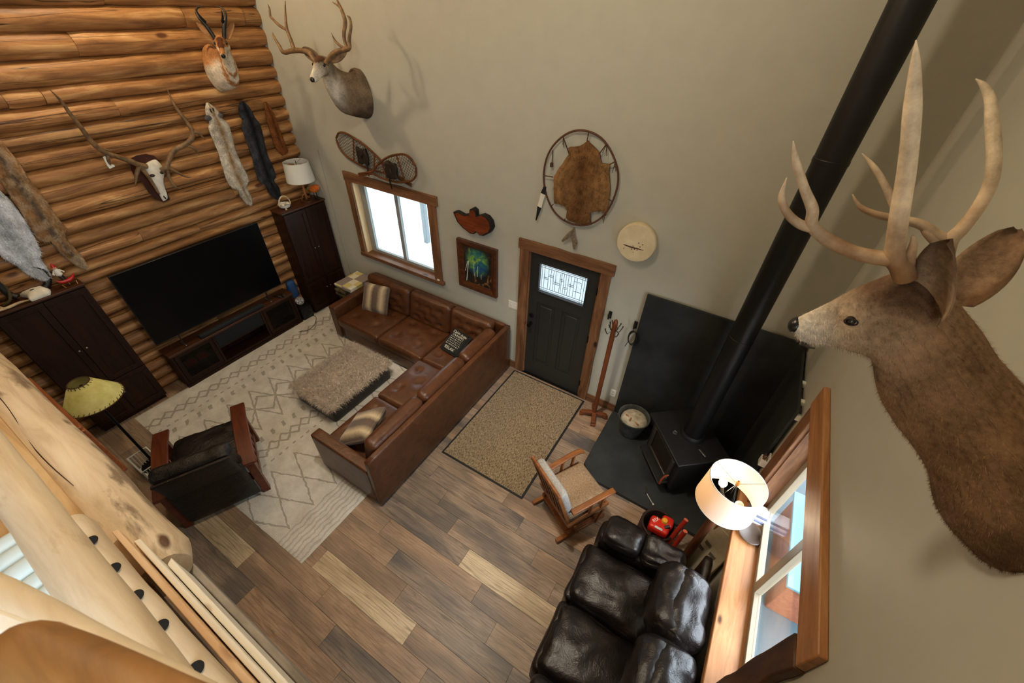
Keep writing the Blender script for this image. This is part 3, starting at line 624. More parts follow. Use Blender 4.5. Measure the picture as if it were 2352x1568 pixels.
# ================================================================== mission-style armchair
ac = thing('mission_armchair', 'mission-style wooden armchair with black leather cushions seen from behind', 'armchair', (0.559, -3.44, 0))
ac.rotation_euler = (0, 0, math.radians(64.85))
RWD = wood('red_oak_stain', srgb(62, 26, 12), srgb(94, 43, 22), srgb(114, 56, 30), 'Y', 4, 0.38, bmp=0.05, coat=0.1)
def ach(nm, mb, mat, **kw): return mb.build(nm, mat, ac, world=False, **kw)
for s in (-1, 1):
    x = s*0.375
    arm = MB(); pts = [(0.47, 0.595), (0.20, 0.625), (-0.18, 0.615), (-0.36, 0.595), (-0.47, 0.575)]
    top = [(y, z) for y, z in pts]; poly = top+[(y, z-0.035) for y, z in top[::-1]]
    w = 0.075
    ach('arm', MB().prism(poly, lambda a, b, t: V((x+(w if t else -w), a, b))), RWD, bevel=0.008)
    ach('leg', MB().box(x-.035, x+.035, 0.33, 0.40, 0, 0.60), RWD, bevel=0.006)
    ach('leg', MB().prism([(-0.46, 0.0), (-0.39, 0.0), (-0.37, 0.56), (-0.44, 0.545)], lambda a, b, t: V((x+(.04 if t else -.04), a, b))), RWD, bevel=0.006)
    ach('side_rail', MB().box(x-.015, x+.015, -0.34, 0.34, 0.13, 0.20), RWD, bevel=0.004)
    for k in range(5): ach('slat', MB().box(x-.008, x+.008, -0.25+k*0.115, -0.19+k*0.115, 0.20, 0.585), RWD, bevel=0.003)
ach('front_rail', MB().box(-.34, .34, 0.345, 0.375, 0.20, 0.32), RWD, bevel=0.004)
ach('back_rail', MB().box(-.34, .34, -0.385, -0.355, 0.20, 0.32), RWD, bevel=0.004)
BL = M['black_leather']
ach('seat_cushion', MB().rbox((0, 0.06, 0.40), (0.64, 0.66, 0.17), 0.06, 18, 0.03, wr(61, 0.012)), BL, smooth=180)
Rb = Rx(math.radians(18), 3, 'X')
ach('back_cushion', MB().rbox((0, -0.40, 0.66), (0.66, 0.16, 0.50), 0.075, 18, 0.0, wr(62, 0.014), Rb), BL, smooth=180)
ach('head_roll', MB().rbox((0, -0.47, 0.87), (0.67, 0.19, 0.16), 0.075, 16, 0.0, wr(63, 0.014), Rb), BL, smooth=180)
ach('back_board', MB().rbox((0, -0.49, 0.60), (0.63, 0.035, 0.64), 0.012, 6, 0.0, None, Rb), M['black_leather'], smooth=60)
ach('rear_shade_panel', MB().rbox((0, -0.475, 0.36), (0.66, 0.03, 0.56), 0.01, 5), M['black_leather'], smooth=60)  # extra black sheet standing for the deep shade at the chair rear
ach('back_trim', MB().bar((-0.315, -0.60, 0.905), (0.315, -0.60, 0.905), 0.03, 0.025), BL, bevel=0.006)
# ================================================================== glider rocker
rk = thing('glider_rocker', 'oak glider rocking chair with beige cushions in front of the wood stove', 'rocking chair', (4.14, -1.64, 0))
rk.rotation_euler = (0, 0, math.radians(-30))
OAK = wood('honey_oak', srgb(100, 56, 26), srgb(138, 84, 43), srgb(160, 105, 60), 'Y', 4, 0.38, bmp=0.05)
def rch(nm, mb, mat, **kw): return mb.build(nm, mat, rk, world=False, **kw)
for s in (-1, 1):
    x = s*0.265
    q = smooth_path([(x, 0.30, 0.575), (x*1.02, 0.20, 0.60), (x, 0.0, 0.585), (x*0.96, -0.22, 0.56)], 5)
    rs = [[(p[0]-.03, p[1], p[2]-.014), (p[0]+.03, p[1], p[2]-.014), (p[0]+.03, p[1], p[2]+.014), (p[0]-.03, p[1], p[2]+.014)] for p in q]
    rch('arm', MB().rings(rs), OAK, bevel=0.008)
    for y in (0.16, 0.02): rch('arm_post', MB().bar((x, y, 0.33), (x, y+0.02, 0.575), 0.03, 0.022, up=(0, 1, 0)), OAK, bevel=0.006)
    rch('side_rail', MB().bar((x, -0.24, 0.32), (x, 0.27, 0.35), 0.028, 0.05), OAK, bevel=0.006)
    rch('swing_bar', MB().bar((x*1.08, 0.20, 0.30), (x*1.08, 0.14, 0.09), 0.02, 0.035, up=(0, 1, 0)), OAK, bevel=0.004)
    rch('swing_bar', MB().bar((x*1.08, -0.16, 0.29), (x*1.08, -0.10, 0.09), 0.02, 0.035, up=(0, 1, 0)), OAK, bevel=0.004)
    rch('base_foot', MB().bar((x*0.9, -0.33, 0.03), (x*0.9, 0.30, 0.03), 0.045, 0.05), OAK, bevel=0.008)
    rch('base_rail', MB().bar((x*0.9, -0.20, 0.085), (x*0.9, 0.22, 0.085), 0.04, 0.055), OAK, bevel=0.006)
    rch('back_post', MB().bar((x*0.88, -0.21, 0.32), (x*0.84, -0.40, 0.97), 0.028, 0.035, up=(0, 1, 0)), OAK, bevel=0.006)
for y in (-0.18, 0.18): rch('base_cross_bar', MB().box(-.22, .22, y-.025, y+.025, 0.04, 0.085), OAK, bevel=0.005)
rch('front_rail', MB().box(-.26, .26, 0.24, 0.265, 0.31, 0.37), OAK, bevel=0.005)
rch('back_rail', MB().box(-.25, .25, -0.24, -0.215, 0.29, 0.35), OAK, bevel=0.005)
rch('crest_rail', MB().bar((-.245, -0.40, 0.965), (.245, -0.40, 0.965), 0.03, 0.055), OAK, bevel=0.01)
for k in range(5): xx = -0.15+0.075*k; rch('slat', MB().bar((xx, -0.228, 0.34), (xx, -0.392, 0.94), 0.022, 0.014, up=(0, 1, 0)), OAK, bevel=0.003)
TW = two('oatmeal_tweed', srgb(138, 112, 84), srgb(172, 146, 116), 60, 0.95, bmp=0.25)
rch('seat_cushion', MB().rbox((0, 0.03, 0.395), (0.48, 0.50, 0.10), 0.04, 12, 0.02), TW, smooth=180)
rch('back_cushion', MB().rbox((0, -0.262, 0.68), (0.46, 0.09, 0.50), 0.04, 12, 0.0, None, Rx(math.radians(16), 3, 'X')), two('grey_tweed', srgb(150, 146, 138), srgb(178, 174, 166), 60, 0.95, bmp=0.25), smooth=180)
# ================================================================== rug with a woven lozenge pattern
def rug_mat():
    m, nt, b = new_mat('shaggy_berber_wool'); setp(b, 0.98, 0, 0.1, 0.25)
    tc = nd(nt, 'ShaderNodeTexCoord'); sp = nd(nt, 'ShaderNodeSeparateXYZ')
    nz = nd(nt, 'ShaderNodeTexNoise', i_Scale=16.0, i_Detail=4.0); nt.links.new(tc.outputs['Object'], nz.inputs['Vector'])
    off = nd(nt, 'ShaderNodeVectorMath', operation='MULTIPLY_ADD'); nt.links.new(nz.outputs['Color'], off.inputs[0]); off.inputs[1].default_value = (0.045, 0.045, 0); nt.links.new(tc.outputs['Object'], off.inputs[2])
    nt.links.new(off.outputs[0], sp.inputs[0])
    def mth(op, a, b_=None, c=None):
        n = nd(nt, 'ShaderNodeMath', operation=op)
        for i, x in enumerate((a, b_, c)):
            if x is None: continue
            if isinstance(x, (int, float)): n.inputs[i].default_value = x
            else: nt.links.new(x, n.inputs[i])
        return n.outputs[0]
    X, Y = sp.outputs[0], sp.outputs[1]
    def tri(v, per): return mth('MULTIPLY', mth('PINGPONG', v, per/2), 2.0/per)       # 0..1 triangle
    def band(x0, x1): return mth('MULTIPLY', mth('GREATER_THAN', X, x0), mth('LESS_THAN', X, x1))
    def line(d, w): return mth('LESS_THAN', mth('ABSOLUTE', d), w)
    def zig(xc, amp, per, w):
        t = mth('MULTIPLY', mth('SUBTRACT', tri(Y, per), 0.5), 2*amp); dx = mth('SUBTRACT', X, xc)
        return mth('MAXIMUM', line(mth('SUBTRACT', dx, t), w), line(mth('ADD', dx, t), w))
    def dash(xc, hw, per, duty): return mth('MULTIPLY', line(mth('SUBTRACT', X, xc), hw), mth('LESS_THAN', mth('FRACT', mth('DIVIDE', mth('ADD', Y, mth('MULTIPLY', X, 0.25)), per)), duty))
    parts = [zig(-0.93, 0.075, 0.30, 0.019), dash(-0.74, 0.012, 0.10, 0.45), dash(-0.60, 0.045, 0.155, 0.28),
             mth('MULTIPLY', band(-0.48, 0.34), zig(-0.07, 0.38, 0.62, 0.026)), mth('MULTIPLY', band(-0.48, 0.34), zig(-0.07, 0.19, 0.62, 0.020)), dash(0.46, 0.045, 0.155, 0.28), zig(0.66, 0.075, 0.30, 0.019), dash(0.84, 0.012, 0.10, 0.45),
             mth('MULTIPLY', band(0.95, 1.75), zig(1.35, 0.38, 0.62, 0.024))]
    for k in range(9): parts.append(line(mth('SUBTRACT', mth('ADD', X, mth('MULTIPLY', tri(Y, 0.22), 0.015)), 1.78+0.055*k), 0.010))
    tot = parts[0]
    for p in parts[1:9]: tot = mth('MAXIMUM', tot, p)
    for p in parts[9:]: tot = mth('MAXIMUM', tot, mth('MULTIPLY', p, 0.55))
    n2 = nd(nt, 'ShaderNodeTexNoise', i_Scale=5.0, i_Detail=6.0, i_Roughness=0.7); nt.links.new(tc.outputs['Object'], n2.inputs['Vector'])
    rp = ramp(nt, [(0.3, srgb(204, 199, 188)), (0.7, srgb(238, 235, 227))]); nt.links.new(n2.outputs['Fac'], rp.inputs[0])
    n3 = nd(nt, 'ShaderNodeTexNoise', i_Scale=130.0, i_Detail=3.0); nt.links.new(tc.outputs['Object'], n3.inputs['Vector'])
    fade = mth('MULTIPLY', tot, mth('MULTIPLY_ADD', n3.outputs['Fac'], 0.9, 0.12))
    mx = nd(nt, 'ShaderNodeMix', data_type='RGBA'); nt.links.new(fade, mx.inputs[0]); nt.links.new(rp.outputs[0], mx.inputs[6]); mx.inputs[7].default_value = srgb(126, 114, 98)
    nt.links.new(mx.outputs[2], b.inputs['Base Color']); bump(nt, b, n3.outputs['Fac'], 0.8, 0.012); return m
RX0, RX1, RY_0, RY_1 = -1.27, 2.12, -3.59, -0.48
mb = MB(); nx, ny = 68, 64; vs = []; fs = []
for i in range(nx+1):
    for j in range(ny+1):
        x = RX0+(RX1-RX0)*i/nx; y = RY_0+(RY_1-RY_0)*j/ny; e = min(i, nx-i, j, ny-j)
        if e == 0: x += 0.008*fbm((x*7, y*7, 1)); y += 0.008*fbm((x*7, y*7, 5))
        vs.append((x, y, 0.003 if e == 0 else 0.015+0.003*fbm((x*9, y*9, 0))))
for i in range(nx):
    for j in range(ny): a = i*(ny+1)+j; fs.append((a, a+ny+1, a+ny+2, a+1))
n0 = len(vs); vs += [(RX0, RY_0, 0.0005), (RX1, RY_0, 0.0005), (RX1, RY_1, 0.0005), (RX0, RY_1, 0.0005)]; fs.append((n0+3, n0+2, n0+1, n0))
mb.add(vs, fs); tag(mb.build('area_rug', rug_mat(), None, 180), 'large cream shag rug with grey lozenge pattern under the seating', 'rug')
# ---- door mat, ribbed with a black border
def mat_mat():
    m, nt, b = new_mat('ribbed_tan_mat'); setp(b, 0.95, 0, 0.1)
    mp = coords(nt, (1, 0.30, 1), False); n = nd(nt, 'ShaderNodeTexNoise', i_Scale=110.0, i_Detail=3.0); nt.links.new(mp.outputs[0], n.inputs['Vector'])
    rp = ramp(nt, [(0.34, srgb(104, 88, 68)), (0.5, srgb(158, 138, 110)), (0.64, srgb(186, 166, 138))]); nt.links.new(n.outputs['Fac'], rp.inputs[0]); nt.links.new(rp.outputs[0], b.inputs['Base Color']); bump(nt, b, n.outputs['Fac'], 0.5, 0.004); return m
dm = thing('door_mat', 'ribbed tan door mat with a black rubber border at the front door', 'mat', (3.05, -0.94, 0))
MB().box(2.462, 3.638, -1.822, -0.055, 0.0005, 0.006).build('border', plain('black_rubber', srgb(20, 20, 20), 0.7), dm, bevel=0.003)
rib = MB()
for k in range(90): x = 2.488+1.125*k/90; rib.box(x, x+0.0088, -1.797, -0.08, 0.006, 0.0105)
rib.build('ribs', mat_mat(), dm, 0, kind='stuff')
# ================================================================== tall cabinets
M['cab'] = wood('mahogany_cabinet', srgb(26, 13, 7), srgb(42, 21, 11), srgb(54, 28, 15), 'Z', 3, 0.45, spec=0.2, bmp=0.03)
M['cab_top'] = wood('mahogany_top', srgb(46, 24, 12), srgb(70, 38, 20), srgb(86, 49, 26), 'Y', 3, 0.45, bmp=0.03)
def cabinet(label, x0, x1, y0, y1, H, zs):
    c = thing('tall_cabinet', label, 'cabinet', ((x0+x1)/2, (y0+y1)/2, 0))
    b = MB().box(x0, x1-0.02, y0+0.005, y1-0.005, 0.06, H-0.025).box(x0, x1-0.05, y0+.02, y1-.02, 0, 0.06); b.build('carcass', M['cab'], c, bevel=0.003)
    MB().box(x0, x1+0.012, y0-0.008, y1+0.002, H-0.025, H).build('top', M['cab_top'], c, bevel=0.005)
    ym = (y0+y1)/2
    for z0, z1 in ((0.09, zs-0.006), (zs+0.006, H-0.045)):
        for a, b_, s in ((y0+0.012, ym-0.003, 1), (ym+0.003, y1-0.012, -1)):
            d = MB(); f = 0.062; xf = x1
            d.box(x1-0.022, xf, a, b_, z0, z0+f).box(x1-0.022, xf, a, b_, z1-f, z1).box(x1-0.022, xf, a, a+f, z0+f, z1-f).box(x1-0.022, xf, b_-f, b_, z0+f, z1-f)
            dd = d.build('door', M['cab'], c, bevel=0.003)
            MB().box(x1-0.02, x1-0.012, a+f, b_-f, z0+f, z1-f).build('panel', M['cab'], dd, 0)
            ky = (ym-0.035) if s == 1 else (ym+0.035); kz = z0+0.62*(z1-z0) if z0 < 0.3 else z0+0.45*(z1-z0)
            MB().ball((x1+0.014, ky, kz), 0.011, 10, 6).build('knob', M['metal'], dd)
    return c
cabinet('tall dark mahogany cabinet in the corner by the back window', -1.485, -1.205, -0.775, -0.012, 1.85, 0.62)
cabinet('tall dark mahogany cabinet at the left edge with skull and antlers on top', -1.485, -1.29, -3.905, -3.143, 1.85, 0.63)
# ================================================================== media console and television
mc = thing('media_console', 'long low dark media console under the television', 'console', (-1.38, -1.96, 0))
KY0, KY1, KX0, KX1, KH = -2.905, -1.045, -1.485, -1.232, 0.60
MB().box(KX0-0.0, KX1+0.012, KY0-0.01, KY1+0.01, KH-0.035, KH).build('top', M['cab_top'], mc, bevel=0.005)
MB().box(KX0, KX1, KY0, KY0+0.03, 0, KH-.035).box(KX0, KX1, KY1-.03, KY1, 0, KH-.035).box(KX0, KX1, KY0+.03, KY1-.03, 0.05, 0.09).box(KX0, KX0+.015, KY0+.03, KY1-.03, 0.09, KH-.035).box(KX0, KX1, -2.36, -2.33, 0.09, KH-.035).box(KX0, KX1, -1.62, -1.59, 0.09, KH-.035).build('carcass', M['cab'], mc, bevel=0.003)
MB().box(KX0, KX1-0.01, -2.33, -1.62, 0.32, 0.34).build('shelf', M['cab'], mc, bevel=0.002)
MB().box(KX1-.03, KX1+0.014, KY0-.012, KY1+.012, 0, 0.05).build('plinth', M['cab'], mc, bevel=0.004)
smoke = glass('smoked_glass', (0.45, 0.42, 0.42, 1))
for a, b_ in ((KY0+.035, -2.365), (-1.585, KY1-.035)):
    f = 0.05; d = MB(); z0, z1 = 0.095, KH-.04
    d.box(KX1-.02, KX1, a, b_, z0, z0+f).box(KX1-.02, KX1, a, b_, z1-f, z1).box(KX1-.02, KX1, a, a+f, z0+f, z1-f).box(KX1-.02, KX1, b_-f, b_, z0+f, z1-f)
    dd = d.build('door', M['cab'], mc, bevel=0.003)
    MB().box(KX1-.012, KX1-.008, a+f, b_-f, z0+f, z1-f).build('glass', smoke, dd, 0)
    MB().ball((KX1+.012, b_-.025 if a < -2 else a+.025, 0.34), 0.010, 8, 6).build('knob', M['bronze'], dd)
MB().box(KX1-.016, KX1-.006, -2.325, -1.625, 0.345, KH-.045).build('speaker_cloth', plain('black_grille', srgb(16, 16, 17), 0.9, bmp=0.3), mc, 0)
red = plain('red_game_case', srgb(190, 44, 36), 0.4)
MB().box(KX0, KX1-.03, KY0+.03, -2.36, 0.272, 0.288).build('shelf', M['cab'], mc, bevel=0.002)
rc = thing('red_boxes', 'pair of red boxes in the left bay of the media console', 'boxes', (-1.31, -2.63, 0.30))
MB().box(-1.36, -1.252, -2.79, -2.65, 0.30, 0.345).build('box', red, rc, bevel=0.004); MB().box(-1.36, -1.252, -2.62, -2.48, 0.30, 0.345).build('box', red, rc, bevel=0.004)
MB().box(-1.40, -1.25, -2.84, -2.42, 0.288, 0.2995).build('tray', M['black'], rc, 0)
tv = thing('television', 'large flat black television standing on the media console', 'television', (-1.33, -2.02, KH))
scr = plain('tv_screen', srgb(4, 4, 5), 0.3, spec=0.2)
MB().box(-1.345, -1.305, -2.93, -1.11, 0.775, 1.815).build('bezel', plain('tv_bezel', srgb(12, 12, 13), 0.35), tv, bevel=0.004)
MB().box(-1.306, -1.303, -2.922, -1.118, 0.79, 1.807).build('screen', scr, tv, 0)
MB().box(-1.39, -1.345, -2.6, -1.44, 0.85, 1.45).build('rear_housing', M['black'], tv, bevel=0.02)
for y in (-2.66, -1.38): MB().box(-1.43, -1.265, y-.008, y+.008, KH, KH+0.012).build('foot', M['metal'], tv, bevel=0.003); MB().box(-1.335, -1.315, y-.006, y+.006, KH+.012, 0.775).build('stand_post', M['black'], tv)
# sound bar, remotes, fan
sb = tag(MB().rbox((-1.275, -2.0, KH+0.03), (0.075, 0.95, 0.058), 0.015, 8).build('sound_bar', plain('charcoal_cloth', srgb(18, 18, 19), 0.8, bmp=0.2), None, 180), 'low black sound bar in front of the television', 'speaker')
for k, (y, r, lab) in enumerate(((-1.24, 12, 'slim black remote on the right end of the console'), (-1.17, -6, 'black remote control nearest the small fan on the console'))):
    t = thing('remote_control', lab, 'remote', (-1.30+0.03*k, y, KH)); MB().rbox((0, 0, 0.011), (0.16, 0.042, 0.02), 0.008, 6).build('body', M['black'], t, 180, world=False)
    MB().rbox((0.03, 0, 0.0215), (0.05, 0.024, 0.003), 0.001, 4).build('keypad', M['metal'], t, 60, world=False); t.rotation_euler = (0, 0, math.radians(r))
sw = thing('subwoofer', 'black box subwoofer on the floor between the console and the corner cabinet', 'speaker', (-1.35, -0.91, 0))
MB().rbox((-1.355, -0.91, 0.115), (0.27, 0.20, 0.23), 0.01, 6).build('cabinet', M['black'], sw, 60)
MB().lathe([(0.085, 0.0), (0.085, 0.01), (0.07, 0.012), (0.06, 0.002), (0.02, -0.004), (0.001, -0.004)], (-1.222, -0.91, 0.115), 20, 'X').build('cone', plain('cone_rubber', srgb(26, 26, 27), 0.5), sw)
fn_ = thing('desk_fan', 'little round silver desk fan on top of the black subwoofer', 'fan', (-1.33, -0.92, 0.23))
MB().lathe([(0.055, 0), (0.055, 0.012), (0.012, 0.02), (0.01, 0.055)], (-1.33, -0.92, 0.23), 16).build('base', M['black'], fn_)
cg = MB(); fc = V((-1.315, -0.92, 0.345)); fd = V((0.75, -0.3, 0.6)).normalized(); fu = fd.orthogonal().normalized(); fw = fd.cross(fu)
for r_ in (0.012, 0.03, 0.048, 0.066): cg.tube([fc+fd*(0.02-3*r_*r_)+(fu*math.cos(a)+fw*math.sin(a))*r_ for a in [2*PI*k/20 for k in range(20)]], 0.0018, 5, closed=True)
for k in range(16):
    a = 2*PI*k/16; e = fu*math.cos(a)+fw*math.sin(a); cg.tube([fc+fd*0.02+e*0.01, fc+fd*0.012+e*0.04, fc+fd*0.007+e*0.066], 0.0015, 4)
cg.build('guard', M['metal'], fn_)
bl_ = MB()
for k in range(4):
    a = PI/2*k; e = fu*math.cos(a)+fw*math.sin(a); e2 = fu*math.cos(a+0.9)+fw*math.sin(a+0.9); bl_.add([fc-fd*.012, fc+e*0.058-fd*.006, fc+e2*0.055-fd*.02, fc-fd*.014, fc+e*0.058-fd*.008, fc+e2*0.055-fd*.022], [(0, 1, 2), (5, 4, 3), (0, 3, 4, 1), (1, 4, 5, 2), (2, 5, 3, 0)])
bl_.build('blades', M['metal'], fn_, 0)
MB().tube([fc-fd*0.05, fc-fd*0.02], [0.03, 0.035], 14).build('motor', M['black'], fn_); MB().ball(fc+fd*0.022, 0.012, 10, 6).build('hub', M['metal'], fn_)
bb = tag(MB().rbox((-1.40, -0.93, 0.55), (0.10, 0.16, 0.34), 0.05, 10, 0, lambda p, q: V((0.02*fbm(q, 8, 2), 0.02*fbm(q, 8, 3), 0))).build('blue_bag', plain('blue_nylon', srgb(28, 62, 104), 0.6, bmp=0.2), None, 180), 'blue nylon bag tucked behind the right end of the television', 'bag')
cw = MB(); stube(cw, [(-1.22, -0.86, 0.03, .004), (-1.14, -0.84, 0.022, .004), (-0.99, -0.98, 0.022, .004), (-0.94, -1.15, 0.022, .004), (-1.0, -1.24, 0.022, .004), (-1.03, -1.27, 0.022, .004)], 6, 6)
tag(cw.build('power_cord', M['black'], None), 'loose black cord curling on the cream rug by the console', 'cord')
# ================================================================== wood stove corner
struct(MB().prism([(4.05, -0.002), (4.05, -1.02), (4.20, -1.17), (5.618, -1.20), (5.618, -0.002)], lambda a, b, t: V((a, b, 0.055 if t else 0.0))).build('trim_2', [M['slate']], None, bevel=0.004))
struct(MB().box(4.065, 5.60, -0.05, -0.028, 0.056, 1.98).build('trim_3', M['slate'], None, bevel=0.003))
hp = struct(MB().box(5.57, 5.592, -0.945, -0.052, 0.056, 1.93).build('trim_4', M['slate'], None, bevel=0.003))
for y, z in ((-0.55, 1.90), (-0.80, 1.90), (-0.93, 1.85), (-0.93, 1.2)): MB().box(5.592, 5.62, y-.02, y+.02, z-0.02, z+.025).build('spacer', M['white'], hp, 0)
ws = thing('wood_stove', 'black cast-iron wood stove angled across the corner on a slate pad', 'stove', (5.0, -0.52, 0.055))
ws.rotation_euler = (0, 0, math.radians(-49.7))      # local -Y is the stove front
IRON = plain('stove_black', srgb(20, 20, 21), 0.55, vary=0.15, bmp=0.05); IRON2 = plain('stove_trim', srgb(96, 92, 84), 0.35, metal=0.8)
def wst(nm, mb, mat, **kw): return mb.build(nm, mat, ws, world=False, **kw)
wst('firebox', MB().box(-0.32, 0.32, -0.24, 0.26, 0.12, 0.62), IRON, bevel=0.02)
wst('top_plate', MB().box(-0.36, 0.36, -0.31, 0.29, 0.64, 0.67), IRON, bevel=0.008)
wst('top_step', MB().box(-0.34, 0.34, -0.27, 0.28, 0.62, 0.64), IRON)
wst('ash_lip', MB().box(-0.26, 0.26, -0.36, -0.24, 0.16, 0.185), IRON, bevel=0.006)
d = MB(); d.box(-0.24, 0.24, -0.275, -0.24, 0.20, 0.245).box(-0.24, 0.24, -0.275, -0.24, 0.555, 0.60).box(-0.24, -0.195, -0.275, -0.24, 0.245, 0.555).box(0.195, 0.24, -0.275, -0.24, 0.245, 0.555)
dd = wst('door', d, IRON2, bevel=0.006)
MB().box(-0.195, 0.195, -0.262, -0.256, 0.245, 0.555).build('door_glass', plain('sooty_glass', srgb(34, 24, 16), 0.15), dd, 0, world=False)
MB().tube([(0.262, -0.28, 0.34), (0.268, -0.33, 0.34), (0.27, -0.35, 0.28), (0.27, -0.35, 0.20)], [0.008, 0.01, 0.013, 0.011], 10).build('handle', plain('copper_coil', srgb(196, 98, 60), 0.35, metal=0.6), dd, world=False)
for x in (-0.27, 0.27):
    for y in (-0.18, 0.2): wst('leg', MB().prism([(-.03, 0.12), (.03, 0.12), (.02, 0.0), (-.02, 0.0)], lambda a, b, t: V((x+a, y+(.03 if t else -.03), b))), IRON, bevel=0.005)
wst('thermometer', MB().lathe([(0.028, 0.67), (0.028, 0.676), (0.020, 0.678), (0.018, 0.676)], (-0.05, -0.15, 0), 18), M['metal'])
wst('air_lever', MB().bar((0.20, 0.0, 0.685), (0.30, 0.02, 0.685), 0.02, 0.012), M['metal'], bevel=0.003)
wst('flue_collar', MB().lathe([(0.125, 0.67), (0.125, 0.70), (0.112, 0.72)], (0.0, 0.03, 0), 24), IRON)
sp_ = tag(MB().lathe([(0.104, 0.775), (0.104, 2.1), (0.107, 2.105), (0.107, 2.13), (0.104, 2.135), (0.104, 3.6), (0.107, 3.605), (0.107, 3.63), (0.104, 3.635), (0.104, CH)], (5.022, -0.50, 0), 32).build('stove_pipe', plain('black_stovepipe', srgb(14, 14, 14), 0.45, spec=0.4), None, 30), 'tall straight black stovepipe rising from the wood stove', 'stovepipe')
# poker leaning at the front of the stove
pk = thing('fire_tool', 'small fire tool with a pale tip lying on the slate pad before the stove', 'fire tool', (4.86, -1.02, 0.056))
MB().tube([(4.80, -0.99, 0.062), (4.92, -1.10, 0.062)], 0.006, 8).build('shaft', M['metal'], pk); MB().ball((4.93, -1.11, 0.066), 0.011, 10, 6).build('tip', M['white'], pk); MB().bar((4.80, -0.95, 0.064), (4.82, -1.03, 0.064), 0.02, 0.012).build('blade', IRON2, pk)
bk = thing('kindling_bucket', 'dented grey metal bucket of kindling on the slate pad', 'bucket', (4.36, -0.27, 0.056))
GALV = two('galvanised', srgb(66, 68, 66), srgb(104, 106, 102), 9, 0.5, metal=0.5)
MB().lathe([(0.125, 0.0), (0.13, 0.01), (0.190, 0.30), (0.20, 0.305), (0.20, 0.315), (0.186, 0.312), (0.124, 0.02), (0.001, 0.02)], (4.36, -0.27, 0.056), 28).build('pail', GALV, bk)
hd = [(4.36-0.198*math.cos(a), -0.27-0.05+0.0*a, 0.35-0.056-0.02+0.056-0.04*math.sin(a)) for a in [PI*k/10 for k in range(11)]]
MB().tube([(p[0], p[1]+0.21*math.sin(PI*i/10), p[2]+0.03*math.sin(PI*i/10)) for i, p in enumerate(hd)], 0.004, 6).build('bail', GALV, bk)
NEWS = two('crumpled_paper', srgb(150, 136, 112), srgb(196, 186, 164), 12, 0.9, bmp=0.6)
MB().ball((4.37, -0.25, 0.275), 0.17, 20, 10, (1, 1, 0.55)).build('paper_lining', NEWS, bk)
KN = wood('kindling_wood', srgb(110, 72, 40), srgb(160, 112, 68), srgb(190, 146, 98), 'X', 6, 0.6)
for k, (a, b_) in enumerate((((4.28, -0.22, 0.345), (4.44, -0.33, 0.33)), ((4.26, -0.28, 0.35), (4.45, -0.36, 0.345)), ((4.30, -0.33, 0.335), (4.42, -0.20, 0.36)), ((4.33, -0.36, 0.36), (4.36, -0.18, 0.345)))): MB().bar(a, b_, 0.018, 0.012).build('stick', KN, bk)
# ================================================================== coat rack, wall hooks, plates
ck = thing('coat_rack', 'reddish wooden coat rack with four crossed feet beside the door', 'coat rack', (3.845, -0.235, 0))
CW = wood('cherry_stain', srgb(80, 40, 19), srgb(110, 57, 28), srgb(130, 72, 38), 'Z', 4, 0.4)
MB().lathe([(0.030, 0.06), (0.030, 1.58), (0.028, 1.62), (0.018, 1.655), (0.004, 1.67)], (3.845, -0.235, 0), 14).build('post', CW, ck)
for a in (20, 110, 200, 290):
    e = V((math.cos(math.radians(a)), math.sin(math.radians(a)), 0)); p = V((3.845, -0.235, 0)); MB().bar(p+V((0, 0, 0.075)), p+e*0.17+V((0, 0, 0.045)), 0.055, 0.05).bar(p+e*0.135+V((0, 0, 0.02)), p+e*0.19+V((0, 0, 0.02)), 0.06, 0.04).build('foot', CW, ck, bevel=0.006)
for k in range(4):
    a = math.radians(45+90*k); e = V((math.cos(a), math.sin(a), 0)); p = V((3.845, -0.235, 1.50)); h = MB(); stube(h, [tuple(p+e*.028)+(.006,), tuple(p+e*.07+V((0, 0, -.03)))+(.006,), tuple(p+e*.10+V((0, 0, .02)))+(.006,), tuple(p+e*.11+V((0, 0, .05)))+(.009,)], 5, 8)
    stube(h, [tuple(p+e*.028+V((0, 0, .03)))+(.005,), tuple(p+e*.06+V((0, 0, .06)))+(.005,), tuple(p+e*.075+V((0, 0, .10)))+(.008,)], 5, 8); h.build('hook', IRON2, ck)
for u, v, lab in ((1402, 722, 'black iron wall hook between the door and the slate panel'), (1460, 745, 'black iron wall hook holding a coiled leash by the slate panel')):
    p = on(u, v, 1, 0); h = thing('wall_hook', lab, 'hook', tuple(p)); MB().box(p.x-.02, p.x+.02, -0.012, 0, p.z-.05, p.z+.05).build('plate', M['black'], h, bevel=0.004)
    m_ = MB(); stube(m_, [(p.x, -0.01, p.z+.0, .008), (p.x, -0.06, p.z-.03, .008), (p.x, -0.075, p.z+.02, .008), (p.x, -0.075, p.z+.045, .011)], 5, 8); m_.build('prong', M['black'], h)
p = on(1452, 772, 1, -0.06); co = MB()
for k in range(4): co.tube([(p.x+(0.045+.006*k)*math.cos(a)+.01*k, -0.055-.006*k, p.z-0.02+0.10*math.sin(a)) for a in [2*PI*j/18 for j in range(18)]], 0.0045, 6, closed=True)
co.tube([(p.x-.03, -0.06, p.z-.10), (p.x-.05, -0.06, p.z-.18)], 0.004, 6)
tag(co.build('coiled_leash', M['black'], None), 'coiled black leash hanging from the hook by the slate panel', 'leash')
